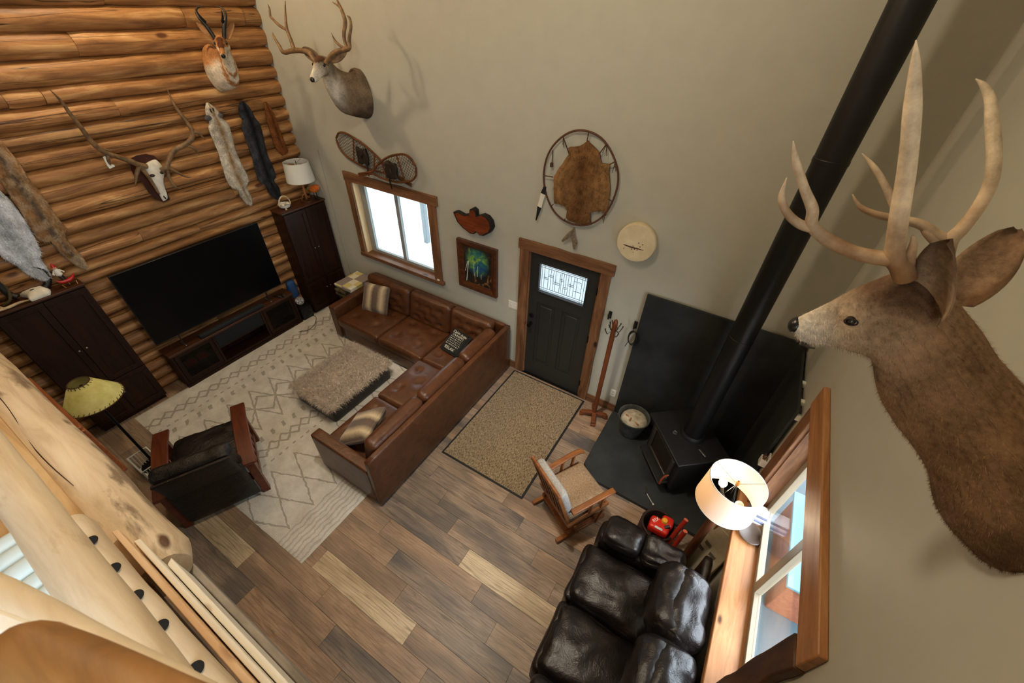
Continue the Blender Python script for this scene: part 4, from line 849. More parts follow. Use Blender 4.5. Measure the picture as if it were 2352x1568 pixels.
def plate(nm, label, x0, x1, z0, z1, n, kind):
    t = thing(nm, label, nm.replace('_', ' '), ((x0+x1)/2, 0, (z0+z1)/2)); MB().box(x0, x1, -0.007, 0, z0, z1).build('cover', M['white'], t, bevel=0.003)
    for k in range(n):
        cx = x0+(x1-x0)*(k+.5)/n
        if kind == 's': MB().box(cx-.009, cx+.009, -0.012, -0.006, (z0+z1)/2-.014, (z0+z1)/2+.014).build('toggle', M['white'], t, bevel=0.002)
        else:
            for dz in (-.022, .022): MB().box(cx-.014, cx+.014, -0.0085, -0.006, (z0+z1)/2+dz-.014, (z0+z1)/2+dz+.014).build('socket', plain('ivory_socket', srgb(196, 190, 172), 0.4), t, bevel=0.002)
plate('switch_plate', 'white light switch plate left of the front door', 2.292, 2.446, 1.092, 1.212, 2, 's')
plate('wall_outlet', 'white electrical outlet low on the wall by the coat rack', 3.94, 4.02, 0.27, 0.395, 1, 'o')
# ================================================================== taxidermy
def fur_vc(name, rough=0.85, sc=60, bmp=0.5):
    """coat colour from the mesh's own colour attribute, broken up by fine hair noise"""
    m, nt, b = new_mat(name); setp(b, rough, 0, 0.15, 0.0)
    at = nd(nt, 'ShaderNodeAttribute'); at.attribute_name = 'Col'
    mp = coords(nt, (1, 1, 1), False); n = nd(nt, 'ShaderNodeTexNoise', i_Scale=float(sc), i_Detail=6.0, i_Roughness=0.7); nt.links.new(mp.outputs[0], n.inputs['Vector'])
    n2 = nd(nt, 'ShaderNodeTexNoise', i_Scale=sc*0.15, i_Detail=3.0); nt.links.new(mp.outputs[0], n2.inputs['Vector'])
    ad = nd(nt, 'ShaderNodeMath', operation='ADD'); nt.links.new(n.outputs['Fac'], ad.inputs[0]); nt.links.new(n2.outputs['Fac'], ad.inputs[1])
    rp = ramp(nt, [(0.38, (0.55, 0.55, 0.55, 1)), (0.62, (1.25, 1.25, 1.25, 1))])
    hf = nd(nt, 'ShaderNodeMath', operation='MULTIPLY'); nt.links.new(ad.outputs[0], hf.inputs[0]); hf.inputs[1].default_value = 0.5; nt.links.new(hf.outputs[0], rp.inputs[0])
    mu = nd(nt, 'ShaderNodeMix', data_type='RGBA', blend_type='MULTIPLY'); mu.inputs[0].default_value = 1.0; nt.links.new(at.outputs['Color'], mu.inputs[6]); nt.links.new(rp.outputs[0], mu.inputs[7])
    nt.links.new(mu.outputs[2], b.inputs['Base Color']); bump(nt, b, n.outputs['Fac'], bmp, 0.008); return m
M['coat'] = fur_vc('animal_coat')
def paint(o, fn):
    """colour attribute per point from fn(world point)"""
    at = o.data.color_attributes.new('Col', 'FLOAT_COLOR', 'POINT'); off = parent_loc(o.parent) if o.parent else V((0, 0, 0))
    flat = []
    for v in o.data.vertices: c = fn(v.co+off); flat += [c[0], c[1], c[2], 1.0]
    at.data.foreach_set('color', flat)
def mixc(a, b, t): t = max(0, min(1, t)); return tuple(a[i]*(1-t)+b[i]*t for i in range(3))
def bust_rings(st, n=24, k=4, seed=0.0, clampx=None, clamp=None, lat=None):
    """st: (centre, up-half vector, half width); lateral = lat or tangent x up"""
    rows = smooth_path([tuple(c)+tuple(u)+(w,) for c, u, w in st], k); rs = []; m = len(rows)
    for i, r in enumerate(rows):
        c, u, w = V(r[0:3]), V(r[3:6]), r[6]
        d = V(rows[min(i+1, m-1)][0:3])-V(rows[max(i-1, 0)][0:3]); l = lat.copy() if lat else d.cross(u).normalized()
        ring = []
        for j in range(n):
            a = 2*PI*j/n; ca, sa = math.cos(a), math.sin(a)
            p = c+u*ca+l*(w*sa*(1-0.12*ca)); p += (p-c)*0.025*fbm(p, 9, seed)
            if clamp: p = clamp(p)
            ring.append(p)
        rs.append(ring)
    return rs
ANT = two('antler', srgb(156, 128, 94), srgb(226, 206, 172), 14, 0.5, lo=0.3, hi=0.7, bmp=0.2)
ANT_D = two('dark_antler', srgb(74, 54, 36), srgb(150, 118, 80), 14, 0.5, lo=0.3, hi=0.7, bmp=0.2)
HORN = plain('black_horn', srgb(24, 22, 20), 0.45, vary=0.2, bmp=0.3)
EYE = plain('glass_eye', srgb(12, 9, 8), 0.05, spec=0.8)
NOSE = plain('wet_nose', srgb(18, 16, 15), 0.3)
BONE = two('bleached_bone', srgb(206, 200, 184), srgb(236, 232, 220), 10, 0.6, bmp=0.2)
def leaf_ear(base, tip, width, normal, cup=0.3, thick=0.006, back=None, n=12, m=9):
    """ear: a cupped pointed leaf with thickness; returns MB"""
    base, tip, nr = V(base), V(tip), V(normal).normalized(); ax = tip-base; L = ax.length; ax.normalize(); sd = ax.cross(nr).normalized(); nr = sd.cross(ax).normalized()
    mb = MB(); rows = []
    for side in (0, 1):
        for i in range(n+1):
            t = i/n; w = width*(math.sin(PI*(0.16+0.80*t))**0.62)*(1-0.10*t) if t < 1 else width*0.12
            row = []
            for j in range(m):
                s = -1+2*j/(m-1); p = base+ax*(L*t)+sd*(w*s)+nr*(-cup*width*(1-s*s)*(1-0.6*t))
                row.append(p-nr*(thick*side*(0.3+0.7*(1-abs(s)))))
            rows.append(row)
    vs = [p for r in rows for p in r]; fs = []; N = (n+1)*m
    for i in range(n):
        for j in range(m-1):
            a = i*m+j; fs.append((a, a+1, a+m+1, a+m)); b = a+N; fs.append((b, b+m, b+m+1, b+1))
    for i in range(n):
        for j in (0, m-1): a = i*m+j; fs.append((a, a+m, a+m+N, a+N))
    for j in range(m-1): fs.append((j, j+N, j+1+N, j+1)); a = n*m+j; fs.append((a, a+1, a+1+N, a+N))
    return mb.add(vs, fs)
# ---- near mule deer on the right wall, profile to the camera
DY = -2.72
def D(u, v, dy=0.0): return on(u, v, 1, DY+dy)
def dpx(u, v, px, dy=0.0): p = D(u, v, dy); return px*(r2.dot(p-CAM_P))/CAM_F
outl = [((1820, 739), (1820, 752), .010), ((1828, 733), (1828, 768), .024), ((1846, 724), (1846, 782), .033), ((1879, 708), (1885, 787), .039), ((1912, 692), (1915, 791), .047),
        ((1953, 670), (1950, 800), .064), ((2005, 649), (1990, 811), .074), ((2055, 628), (2003, 832), .078), ((2112, 612), (2009, 868), .082), ((2165, 648), (2020, 908), .088),
        ((2205, 700), (2057, 966), .098), ((2262, 772), (2104, 1029), .115), ((2318, 848), (2134, 1085), .135), ((2400, 935), (2142, 1140), .165), ((2480, 1005), (2180, 1190), .19), ((2560, 1075), (2250, 1240), .20), ((2640, 1140), (2352, 1300), .20)]
stn = []
for t_, b_, w in outl:
    T_, B_ = D(*t_), D(*b_); stn.append(((T_+B_)/2, (T_-B_)/2, w))
d1 = thing('mule_deer_mount', 'mule deer shoulder mount jutting from the right wall close to the loft', 'deer mount', (RW, DY, 3.3))
rs = bust_rings(stn, 32, 6, 1.0, clamp=lambda p: V((min(p.x, RW+0.05), p.y, p.z)), lat=V((0, 1, 0)))
ob = MB().rings(rs).build('body', M['coat'], d1, 180)
eyeP, noseP = D(1953, 712), D(1822, 745)
def deer_col(p):
    r = p-noseP; t = r.length
    brown, dark, tan, white, grey = srgb(150, 120, 92), srgb(104, 80, 60), srgb(196, 170, 140), srgb(226, 216, 198), srgb(170, 148, 122)
    c = mixc(white, grey, (t-0.04)/0.10)
    c = mixc(c, brown, (t-0.16)/0.16); c = mixc(c, dark, (t-0.42)/0.38*0.8)
    q = (p-eyeP).xz if hasattr((p-eyeP), 'xz') else V((p.x-eyeP.x, p.z-eyeP.z)); e = math.hypot(q[0], q[1])
    if e < 0.05: c = mixc(tan, c, (e-0.012)/0.03)
    if t < 0.022: c = srgb(24, 20, 18)
    if t > 0.10 and t < 0.3 and p.z > eyeP.z+0.035: c = mixc(c, dark, (p.z-eyeP.z-0.035)/0.03*0.7)
    if t < 0.14 and p.z < noseP.z-0.028: c = mixc(c, white, 0.8)
    return c
paint(ob, deer_col)
for s in (-1, 1):
    e = MB().ball((eyeP.x, DY+s*0.0555, eyeP.z), 0.0122, 16, 10).build('eye', EYE, d1)
    lid = MB(); lid.tube([(eyeP.x+0.0145*math.cos(a), DY+s*0.0635, eyeP.z+0.0095*math.sin(a)) for a in [2*PI*k/16 for k in range(16)]], 0.0022, 6, closed=True); lid.build('eyelid', plain('dark_eyelid', srgb(44, 30, 22), 0.7), d1)
nb = D(1822, 744); MB().ball((nb.x+0.006, DY, nb.z), 0.024, 14, 10, (0.8, 1.1, 1.0)).build('nose', NOSE, d1)
mo = MB(); a_, b_ = D(1838, 775), D(1872, 783)
for s in (-1, 1): stube(mo, [(a_.x, DY+s*0.026, a_.z+.002, .004), ((a_.x+b_.x)/2, DY+s*0.0375, (a_.z+b_.z)/2-.001, .0042), (b_.x, DY+s*0.0415, b_.z+.002, .0028)], 5, 6)
mo.build('mouth', plain('dark_lip', srgb(40, 26, 20), 0.6), d1)
def ear_px(nm, b, tp, w, nrm, dy0, dy1, par, cols):
    o = leaf_ear(D(*b, dy0), D(*tp, dy1), w, nrm, 0.55).build(nm, M['coat'], par, 180)
    B_, T_ = D(*b, dy0), D(*tp, dy1); paint(o, lambda p: mixc(cols[0], cols[1], max((p-B_).dot(T_-B_)/(T_-B_).length_squared-0.45, 0)*1.8)); return o
ear_px('ear', (2118, 728), (2166, 556), 0.060, (-0.80, -0.58, 0.15), -0.06, -0.11, d1, (srgb(176, 152, 126), srgb(78, 58, 44)))
ear_px('ear', (2192, 690), (2338, 522), 0.058, (-0.4, -0.85, -0.3), 0.06, 0.16, d1, (srgb(146, 118, 92), srgb(120, 94, 72)))
AVC = fur_vc('antler_bone', 0.5, 22, 0.25)
def antl(nm, par, mat, branches, dyf, scale=1.0):
    mb = MB()
    for br in branches:
        pts = []
        for u, v, px in br: dy = dyf(u, v); p = D(u, v, dy); pts.append((p.x, p.y, p.z, dpx(u, v, px/2, dy)))
        stube(mb, pts, 6, 12)
    o = mb.build(nm, AVC, par, 180); zb = D(2080, 600).z
    paint(o, lambda p: mixc(srgb(140, 104, 70), srgb(232, 212, 178), (p.z-zb+0.03)/0.30+0.25*fbm(p, 14, 3))); return o
antl('antler', d1, ANT, [[(2080, 640, 44), (2070, 612, 44), (2055, 590, 40), (2058, 551, 38), (2067, 485, 37), (2080, 408, 36), (2090, 326, 35), (2096, 245, 34), (2102, 150, 20), (2104, 92, 2)],
                         [(2060, 596, 36), (2006, 590, 33), (1955, 577, 31), (1904, 552, 30), (1866, 518, 26), (1866, 480, 24), (1848, 434, 20), (1829, 372, 16), (1822, 324, 2)],
                         [(1875, 525, 24), (1838, 515, 21), (1809, 490, 18), (1795, 454, 14), (1807, 408, 2)], [(2088, 612, 20), (2092, 585, 20), (2098, 560, 15), (2096, 541, 5)]], lambda u, v: -0.045-0.00012*(640-v))
antl('antler', d1, ANT, [[(2168, 600, 34), (2180, 555, 32), (2212, 522, 27), (2251, 470, 26), (2276, 418, 26), (2284, 357, 26), (2279, 286, 25), (2275, 232, 20), (2261, 199, 14), (2241, 181, 2)],
                         [(2178, 556, 26), (2150, 538, 24), (2118, 517, 22), (2085, 507, 20), (2047, 500, 18), (2006, 490, 15), (1975, 474, 11), (1958, 446, 2)], [(2070, 502, 16), (2052, 470, 17), (2035, 430, 15), (2009, 386, 12), (1980, 352, 2)], [(2172, 580, 20), (2130, 530, 22), (2122, 512, 8)]], lambda u, v: 0.05+0.00030*(600-v))
# short hairs of the coat
def hairs(nm, o, count, length, width, par, mat, seed=1, lean=V((0, 0, -0.6))):
    me = o.data; rnd = random.Random(seed); polys = me.polygons; areas = [p.area for p in polys]; tot = sum(areas); cum = []; s = 0
    for a in areas: s += a; cum.append(s)
    import bisect
    col = me.color_attributes['Col'].data; vs = []; fs = []; cols = []
    for _ in range(count):
        p = polys[min(bisect.bisect(cum, rnd.random()*tot), len(cum)-1)]; vv = p.vertices; w = [rnd.random()+.05 for _ in vv]; sw = sum(w)
        pos = V((0, 0, 0)); c = [0, 0, 0]
        for i, k in zip(vv, w):
            pos += me.vertices[i].co*(k/sw); cc = col[i].color
            for q in range(3): c[q] += cc[q]*k/sw
        nr = p.normal; d = (nr*0.5+lean+V((rnd.gauss(0, .2), rnd.gauss(0, .2), rnd.gauss(0, .2)))).normalized(); l = length*rnd.uniform(.6, 1.3); sd = d.cross(nr)
        if sd.length < 1e-4: continue
        sd = sd.normalized()*width; n = len(vs); br = rnd.uniform(0.6, 1.5)
        vs += [pos-sd, pos+sd, pos+d*l]; fs.append((n, n+1, n+2)); cols += [(min(1, c[0]*br), min(1, c[1]*br), min(1, c[2]*br))]*3
    h = MB(); off = parent_loc(o); h.add([v+off for v in vs], fs); ho = h.build(nm, mat, par, 0, kind='stuff')
    at = ho.data.color_attributes.new('Col', 'FLOAT_COLOR', 'POINT'); flat = []
    for c in cols: flat += [c[0], c[1], c[2], 1.0]
    at.data.foreach_set('color', flat); return ho
hairs('hair', ob, 26000, 0.014, 0.0005, d1, M['coat'], 4, V((0.5, 0, -0.55)))
# ---- generic shoulder mount in local axes (+X out of the wall, Z up)
LOC = [(0.0, -0.02, .27, .20), (0.08, 0.0, .26, .19), (0.18, 0.05, .21, .155), (0.28, 0.13, .165, .125), (0.37, 0.23, .135, .10), (0.43, 0.33, .115, .085), (0.475, 0.40, .10, .078), (0.55, 0.42, .092, .074), (0.62, 0.40, .076, .06), (0.70, 0.365, .056, .044), (0.77, 0.335, .044, .036), (0.80, 0.32, .030, .028), (0.81, 0.315, .010, .010)]
def local_bust(nm, label, cat, org, yaw, headyaw, sc, colfn, zs=1.0, ws=1.0):
    """org on wall; yaw: world direction of +X; returns thing, transform"""
    e = thing(nm, label, cat, tuple(org)); R0 = Matrix.Rotation(yaw, 3, 'Z'); piv = V((0.40, 0, 0.3))
    def tf(p):
        p = V(p); p.z = p.z-(1-zs)*max(0, min(1, (p.x-0.05)/0.40))*0.40; k = max(0, min(1, (p.x-0.15)/0.33)); k = k*k*(3-2*k)
        q = p-piv; q = Matrix.Rotation(headyaw*k, 3, 'Z') @ q; p = q+piv
        return V(org)+R0 @ (p*sc)
    st = []
    for i, (x, z, hh, hw) in enumerate(LOC):
        a, b = LOC[max(i-1, 0)], LOC[min(i+1, len(LOC)-1)]; d = V((b[0]-a[0], 0, b[1]-a[1])).normalized(); u = V((-d.z, 0, d.x))
        if i < 2: u = V((0, 0, 1))
        st.append((V((x, 0, z)), u*hh, hw*(ws if i < 6 else 1)))
    rs = [[tf(p) for p in ring] for ring in bust_rings(st, 24, 5, 2.0)]
    inv = {}
    lr = bust_rings(st, 24, 5, 2.0); o = MB().rings(rs).build('body', M['coat'], e, 180)
    at = o.data.color_attributes.new('Col', 'FLOAT_COLOR', 'POINT'); flat = []
    for ring in lr:
        for p in ring: c = colfn(p); flat += [c[0], c[1], c[2], 1.0]
    at.data.foreach_set('color', flat)
    for s in (-1, 1): MB().ball(tf((0.605, s*0.058, 0.435)), 0.018*sc, 12, 8).build('eye', EYE, e)
    MB().ball(tf((0.803, 0, 0.325)), 0.026*sc, 12, 8).build('nose', NOSE, e)
    return e, tf, o
def deer2_col(p):
    t = math.hypot(p.x-0.81, p.z-0.315); br, gy, wh = srgb(118, 100, 80), srgb(150, 136, 118), srgb(222, 214, 200)
    c = mixc(wh, gy, (t-0.10)/0.14); c = mixc(c, br, (t-0.25)/0.3)
    if 0.14 < t < 0.32 and p.z > 0.46: c = srgb(96, 66, 46)
    if p.x < 0.25 and p.z < -0.12: c = mixc(c, srgb(70, 56, 44), 0.7)
    kx = max(0, min(1, (p.x-0.30)/0.14))*max(0, min(1, (0.34-p.z)/0.10)); c = mixc(c, wh, 0.65*kx)
    return c
org2 = on(832, 212, 1, 0.0); org2.y = -0.004
d2, tf2, o2 = local_bust('mule_deer_mount', 'mule deer shoulder mount with wide antlers on the back wall by the log corner', 'deer mount', org2, -PI/2, math.radians(24), 1.0, deer2_col, 0.74, 0.85)
for s in (-1, 1):
    eo = leaf_ear(tf2((0.475, s*0.07, 0.47)), tf2((0.42, s*0.26, 0.55)), 0.058, V((0.6, -0.8, 0.1)), 0.5).build('ear', M['coat'], d2, 180); paint(eo, lambda p: srgb(120, 98, 78))
def trace(nm, par, mat, branches, yf, n=8):
    mb = MB()
    for br in branches:
        pts = []
        for u, v, px in br:
            p = on(u, v, 1, yf(u, v)); pts.append((p.x, p.y, p.z, px/2*(r2.dot(p-CAM_P))/CAM_F))
        stube(mb, pts, 5, n)
    return mb.build(nm, mat, par, 180)
hb = tf2((0.50, 0, 0.50)); HY = hb.y
e2a, e2b = tf2((0.50, -0.035, 0.49)), tf2((0.50, 0.035, 0.49))
trace('antler', d2, ANT_D, [[(726, 145, 12), (711, 122, 12), (690, 116, 11), (670, 117, 10), (651, 120, 9), (641, 104, 7), (629, 84, 5), (626, 74, 1)], [(676, 117, 9), (669, 94, 8), (659, 67, 7), (656, 40, 5), (655, 2, 2)], [(657, 68, 6), (641, 58, 6), (628, 45, 5), (621, 37, 5), (619, 20, 4), (615, 10, 1)]], lambda u, v: HY-0.06+0.0010*(150-v))
trace('antler', d2, ANT_D, [[(749, 145, 12), (760, 130, 12), (776, 118, 11), (796, 114, 10), (803, 108, 9), (802, 90, 8), (806, 61, 7), (803, 42, 6), (797, 36, 2)], [(798, 112, 8), (792, 95, 8), (790, 78, 8), (793, 50, 9), (786, 26, 8), (776, 4, 5), (772, -10, 2)], [(793, 48, 6), (783, 20, 5), (764, 5, 2)], [(797, 113, 7), (784, 107, 6), (771, 95, 5), (761, 76, 1)]], lambda u, v: HY-0.04+0.0010*(150-v))
# ---- pronghorn on the log wall
def prong_col(p):
    tan, wh, dk = srgb(176, 122, 76), srgb(222, 210, 188), srgb(58, 36, 26)
    c = tan
    if p.x < 0.5:
        f = p.z-(0.0+0.75*(p.x-0.1)); c = mixc(wh, tan, (f-0.02)/0.05)
        if 0.30 < p.x < 0.36 or 0.41 < p.x < 0.445: c = mixc(tan, c, (f-0.05)/0.05) if f < 0.1 else c
    else:
        if p.z < 0.40 and abs(p.y) > 0.03: c = wh
        if p.z < 0.345: c = mixc(wh, srgb(190, 170, 140), 0.3)
        if p.z > 0.40 and abs(p.y) < 0.035 and p.x > 0.6: c = srgb(96, 58, 36)
    return c
org3 = V((-1.50, -0.80, 3.64))
d3, tf3, o3 = local_bust('pronghorn_mount', 'pronghorn shoulder mount with black hooked horns high on the log wall', 'pronghorn mount', org3, 0.0, math.radians(-34), 0.90, prong_col, 0.66, 0.70)
for s in (-1, 1):
    eo = leaf_ear(tf3((0.475, s*0.07, 0.47)), tf3((0.42, s*0.20, 0.62)), 0.034, V((1, -0.3, 0)), 0.5).build('ear', M['coat'], d3, 180); paint(eo, lambda p: srgb(150, 110, 74))
    h = MB(); stube(h, [tuple(tf3((0.55, s*0.05, 0.48)))+(.020,), tuple(tf3((0.54, s*0.09, 0.59)))+(.021,), tuple(tf3((0.52, s*0.14, 0.68)))+(.016,), tuple(tf3((0.48, s*0.15, 0.74)))+(.011,), tuple(tf3((0.45, s*0.11, 0.78)))+(.008,), tuple(tf3((0.46, s*0.06, 0.775)))+(.002,)], 6, 10)
    stube(h, [tuple(tf3((0.54, s*0.09, 0.64)))+(.014,), tuple(tf3((0.60, s*0.12, 0.70)))+(.010,), tuple(tf3((0.63, s*0.13, 0.76)))+(.002,)], 5, 8); h.build('horn', HORN, d3)
# ---- elk skull on a plaque
def LX(u, v, x=-1.40): return on(u, v, 0, x)
def lw(u, v, px, x=-1.40): return px*(r2.dot(LX(u, v, x)-CAM_P))/CAM_F
ek = thing('elk_skull_mount', 'white elk skull with long antlers on a dark wooden plaque above the television', 'skull mount', tuple(LX(345, 420, -1.51)))
pq = [(345+(a-345)*1.22-4, 412+(b-412)*1.12-2) for a, b in [(308, 372), (322, 364), (340, 361), (355, 365), (366, 376), (370, 392), (372, 415), (380, 440), (386, 455), (374, 461), (360, 455), (345, 440), (334, 420), (322, 410), (312, 395)]]
MB().prism(pq, lambda a, b, t: LX(a, b, -1.455 if t else -1.515)).build('plaque', wood('dark_plaque', srgb(34, 14, 8), srgb(62, 26, 14), srgb(80, 36, 20), 'Z', 4, 0.35), ek, bevel=0.004)
sk = [((333, 378), 26, .03), ((344, 377), 34, .05), ((354, 390), 40, .07), ((362, 407), 38, .075), ((366, 422), 24, .06), ((372, 438), 18, .05), ((377, 450), 16, .045), ((380, 458), 12, .03)]
st = []
for (u, v), wpx, th in sk: c = LX(u, v, -1.43); st.append((c, V((th*0.55, 0, 0)), lw(u, v, wpx/2)))
MB().rings(bust_rings(st, 18, 5, 4.0, lat=V((0, 0.93, 0.36)))).build('skull', BONE, ek, 180)
for (u, v), s in (((350, 403), -1), ((371, 396), 1)): MB().ball(LX(u, v, -1.40), 0.022, 12, 8, (0.8, 1.2, 0.8)).build('eye_socket', plain('socket_shadow_bone', srgb(46, 40, 34), 0.8), ek)
for u, v in ((377, 452), (380, 455)): MB().ball(LX(u, v, -1.405), 0.011, 8, 6, (0.8, .7, 1.3)).build('nostril', plain('nostril_dark', srgb(26, 22, 20), 0.8), ek)
def ltrace(nm, par, mat, branches, xf):
    mb = MB()
    for br in branches:
        pts = []
        for u, v, px in br: x = xf(u, v); p = LX(u, v, x); pts.append((p.x, p.y, p.z, lw(u, v, px/2, x)))
        stube(mb, pts, 5, 9)
    return mb.build(nm, mat, par, 180)
ltrace('antler', ek, ANT_D, [[(336, 382, 12), (318, 378, 12), (300, 370, 12), (270, 360, 11), (240, 350, 11), (215, 330, 11), (200, 312, 10), (180, 285, 9), (160, 260, 8), (140, 232, 6), (113, 204, 1)], [(245, 350, 8), (250, 372, 7), (258, 386, 1)], [(222, 336, 7), (240, 343, 6), (262, 346, 1)], [(322, 380, 10), (330, 392, 9), (345, 412, 7), (362, 440, 5), (368, 446, 1)], [(322, 380, 9), (314, 398, 8), (311, 428, 1)]], lambda u, v: -1.40+0.0011*max(0, 336-u))
ltrace('antler', ek, ANT_D, [[(370, 392, 12), (382, 385, 12), (386, 370, 11), (400, 345, 11), (425, 332, 11), (440, 318, 11), (441, 300, 10), (432, 285, 9), (415, 262, 8), (400, 240, 6), (381, 199, 1)], [(441, 302, 9), (455, 305, 8), (471, 321, 1)], [(430, 334, 8), (445, 340, 7), (458, 356, 1)], [(384, 384, 9), (400, 392, 7), (425, 405, 4), (440, 407, 1)], [(382, 388, 9), (390, 410, 7), (402, 428, 5), (414, 434, 1)]], lambda u, v: -1.40+0.0010*max(0, u-370))
sw_ = MB(); sw_.prism([(236, 360), (243, 358), (250, 376), (262, 378), (264, 382), (252, 388), (246, 380)], lambda a, b, t: LX(a, b, -1.30 if t else -1.306)); sw_.build('paper_tag', M['white'], ek)
# ---- pelts hanging on the logs
def pelt(nm, label, cat, path, c1, c2, strip, mat, seed, n=14, count=2600, hl=0.03):
    st = []
    for u, v, hw in path: c = LX(u, v, -1.465); st.append((c, V((0.032 if hw > 6 else 0.02, 0, 0)), lw(u, v, hw*1.15, -1.465)))
    e = thing(nm, label, cat, tuple(st[0][0]), 'furs hanging on the log wall')
    rows = bust_rings(st, 20, 6, seed); rs = [[V((max(p.x, -1.488), p.y, p.z)) for p in r] for r in rows]
    o = MB().rings(rs).build('fur', M['coat'], e, 180); m = len(rs); at = o.data.color_attributes.new('Col', 'FLOAT_COLOR', 'POINT'); flat = []
    for i, r in enumerate(rs):
        for j in range(20):
            k = abs(math.sin(2*PI*j/20)); t = i/(m-1); c = mixc(strip, c1, k*1.8) if k < 0.55 else c1; c = mixc(c, c2, 0.5+0.5*fbm((j*0.5, i*0.4, seed))) if fbm((j*.4, i*.3, seed+4)) > 0 else c
            if t > 0.86: c = mixc(c, c2, 0.6)
            flat += [c[0], c[1], c[2], 1.0]
    at.data.foreach_set('color', flat)
    hairs('hair', o, count, hl, 0.0022, e, M['coat'], int(seed), V((0.15, 0, -0.8)))
    return e
wf = pelt('white_fox_pelt', 'white fox pelt with a pale skull-like face hanging beside the antlers', 'pelt', [(476, 236, 2), (482, 248, 9), (489, 262, 13), (494, 273, 12), (502, 290, 20), (512, 318, 19), (522, 348, 17), (533, 380, 19), (545, 408, 21), (552, 424, 17), (556, 433, 9), (562, 445, 9), (570, 460, 8), (576, 470, 3)], srgb(214, 206, 190), srgb(176, 164, 146), srgb(150, 112, 66), None, 11)
pelt('silver_fox_pelt', 'charcoal silver fox pelt hanging between the white and the brown fur', 'pelt', [(556, 233, 4), (560, 246, 10), (566, 262, 14), (571, 272, 13), (577, 290, 19), (586, 320, 18), (597, 358, 16), (607, 388, 19), (615, 410, 18), (620, 421, 10), (630, 438, 12), (641, 456, 5)], srgb(64, 66, 70), srgb(34, 35, 38), srgb(16, 16, 18), None, 12)
pelt('marten_pelt', 'slim reddish brown marten pelt nearest the corner lamp', 'pelt', [(609, 235, 3), (614, 246, 6), (620, 262, 9), (627, 285, 10), (636, 312, 11), (645, 335, 11), (655, 352, 8)], srgb(150, 92, 48), srgb(120, 70, 36), srgb(92, 50, 24), None, 13, count=900)
pelt('coyote_pelt', 'tan coyote pelt with a grey saddle at the left edge of the log wall', 'pelt', [(-26, 328, 19), (8, 372, 20), (38, 418, 20), (70, 462, 22), (100, 508, 22), (122, 538, 24), (134, 550, 12), (152, 572, 12), (172, 592, 11), (198, 616, 5)], srgb(150, 112, 74), srgb(184, 160, 130), srgb(90, 78, 68), None, 14)
pelt('arctic_fox_pelt', 'pale grey-white fox pelt hanging low at the left above the cabinet', 'pelt', [(-50, 440, 28), (-20, 478, 32), (8, 520, 33), (34, 558, 30), (54, 586, 26), (66, 602, 18), (84, 620, 16), (108, 640, 8)], srgb(214, 217, 222), srgb(186, 190, 197), srgb(164, 168, 175), None, 15)

for u, v in ((484, 254), (490, 252)): MB().ball(LX(u, v, -1.432), 0.02, 8, 6, (0.4, 0.45, 1.3)).build('eye_slit', plain('dark_slit', srgb(26, 20, 18), 0.8), wf)
for u, v in ((478, 271), (504, 266)):
    eo = MB().ball(LX(u, v, -1.45), 0.045, 10, 7, (0.4, 1.0, 0.7)).build('ear', M['coat'], wf); paint(eo, lambda p: srgb(96, 92, 92))
# ================================================================== things on the back wall
def BW(u, v, y=-0.03): return on(u, v, 1, y)
# ---- crossed snowshoes
SN = wood('ash_snowshoe', srgb(70, 40, 22), srgb(104, 62, 34), srgb(126, 80, 46), 'X', 4, 0.4)
GUT = plain('rawhide_lacing', srgb(66, 46, 30), 0.6); STRAP = plain('dark_leather_strap', srgb(34, 24, 18), 0.6)
def snowshoe(label, head, tail, wid, y, toe):
    e = thing('snowshoe', label, 'snowshoe', (head[0], y, head[1]), 'crossed snowshoes over the window')
    H, T_ = V((head[0], y, head[1])), V((tail[0], y, tail[1])); ax = (T_-H); L = ax.length; ax.normalize(); sd = V((-ax.z, 0, ax.x))
    def half(t): return wid*math.sqrt(max(0, t/0.18*(2-t/0.18))) if t < 0.18 else wid*(1-max(0, (t-0.30)/0.46)**1.7) if t < 0.76 else 0.012
    pts = []
    for s in (1, -1):
        seq = [i/30 for i in range(0, 31)]; seq = seq if s == 1 else seq[::-1]
        for t in seq: pts.append(H+ax*(L*t)+sd*(s*max(half(t), 0.012)))
    MB().tube(pts, 0.014, 8, closed=True).build('frame', SN, e)
    bars = MB()
    for t in (0.24, 0.52): w = half(t); bars.bar(H+ax*(L*t)+sd*w, H+ax*(L*t)-sd*w, 0.022, 0.012, up=(0, 1, 0))
    bars.build('cross_bar', SN, e, bevel=0.003)
    lac = MB(); N = 17
    for k in range(-N, N*2):
        for dr_ in (1, -1):
            q = []
            for j in range(41):
                t = 0.02+0.70*j/40; s = (k*0.045-0.3+dr_*(t*L*0.9))
                if abs(s) < half(t)-0.004: q.append(H+ax*(L*t)+sd*s)
                elif len(q) > 1: lac.tube([q[0], q[-1]], 0.0024, 4, cap=False); q = []
                else: q = []
            if len(q) > 1: lac.tube([q[0], q[-1]], 0.0024, 4, cap=False)
    lac.build('lacing', GUT, e, 0, kind='stuff')
    bd = MB(); c = H+ax*(L*0.38); bd.rbox(c+V((0, -0.02, 0)), (0.20, 0.05, 0.20), 0.02, 8, 0, lambda p, q: V((0.03*fbm(q, 12, toe), 0.01*fbm(q, 12, toe+1), 0.03*fbm(q, 12, toe+2))))
    bd.tube([c+sd*0.10, c+sd*0.02+V((0, -0.05, 0)), c-sd*0.10], 0.014, 6); bd.tube([c+ax*.02, c+ax*0.06+V((0, -0.03, -0.12)), c+ax*0.05+V((0, -0.02, -0.24))], [0.014, 0.012, 0.006], 6); bd.build('binding', STRAP, e, 180)
    return e
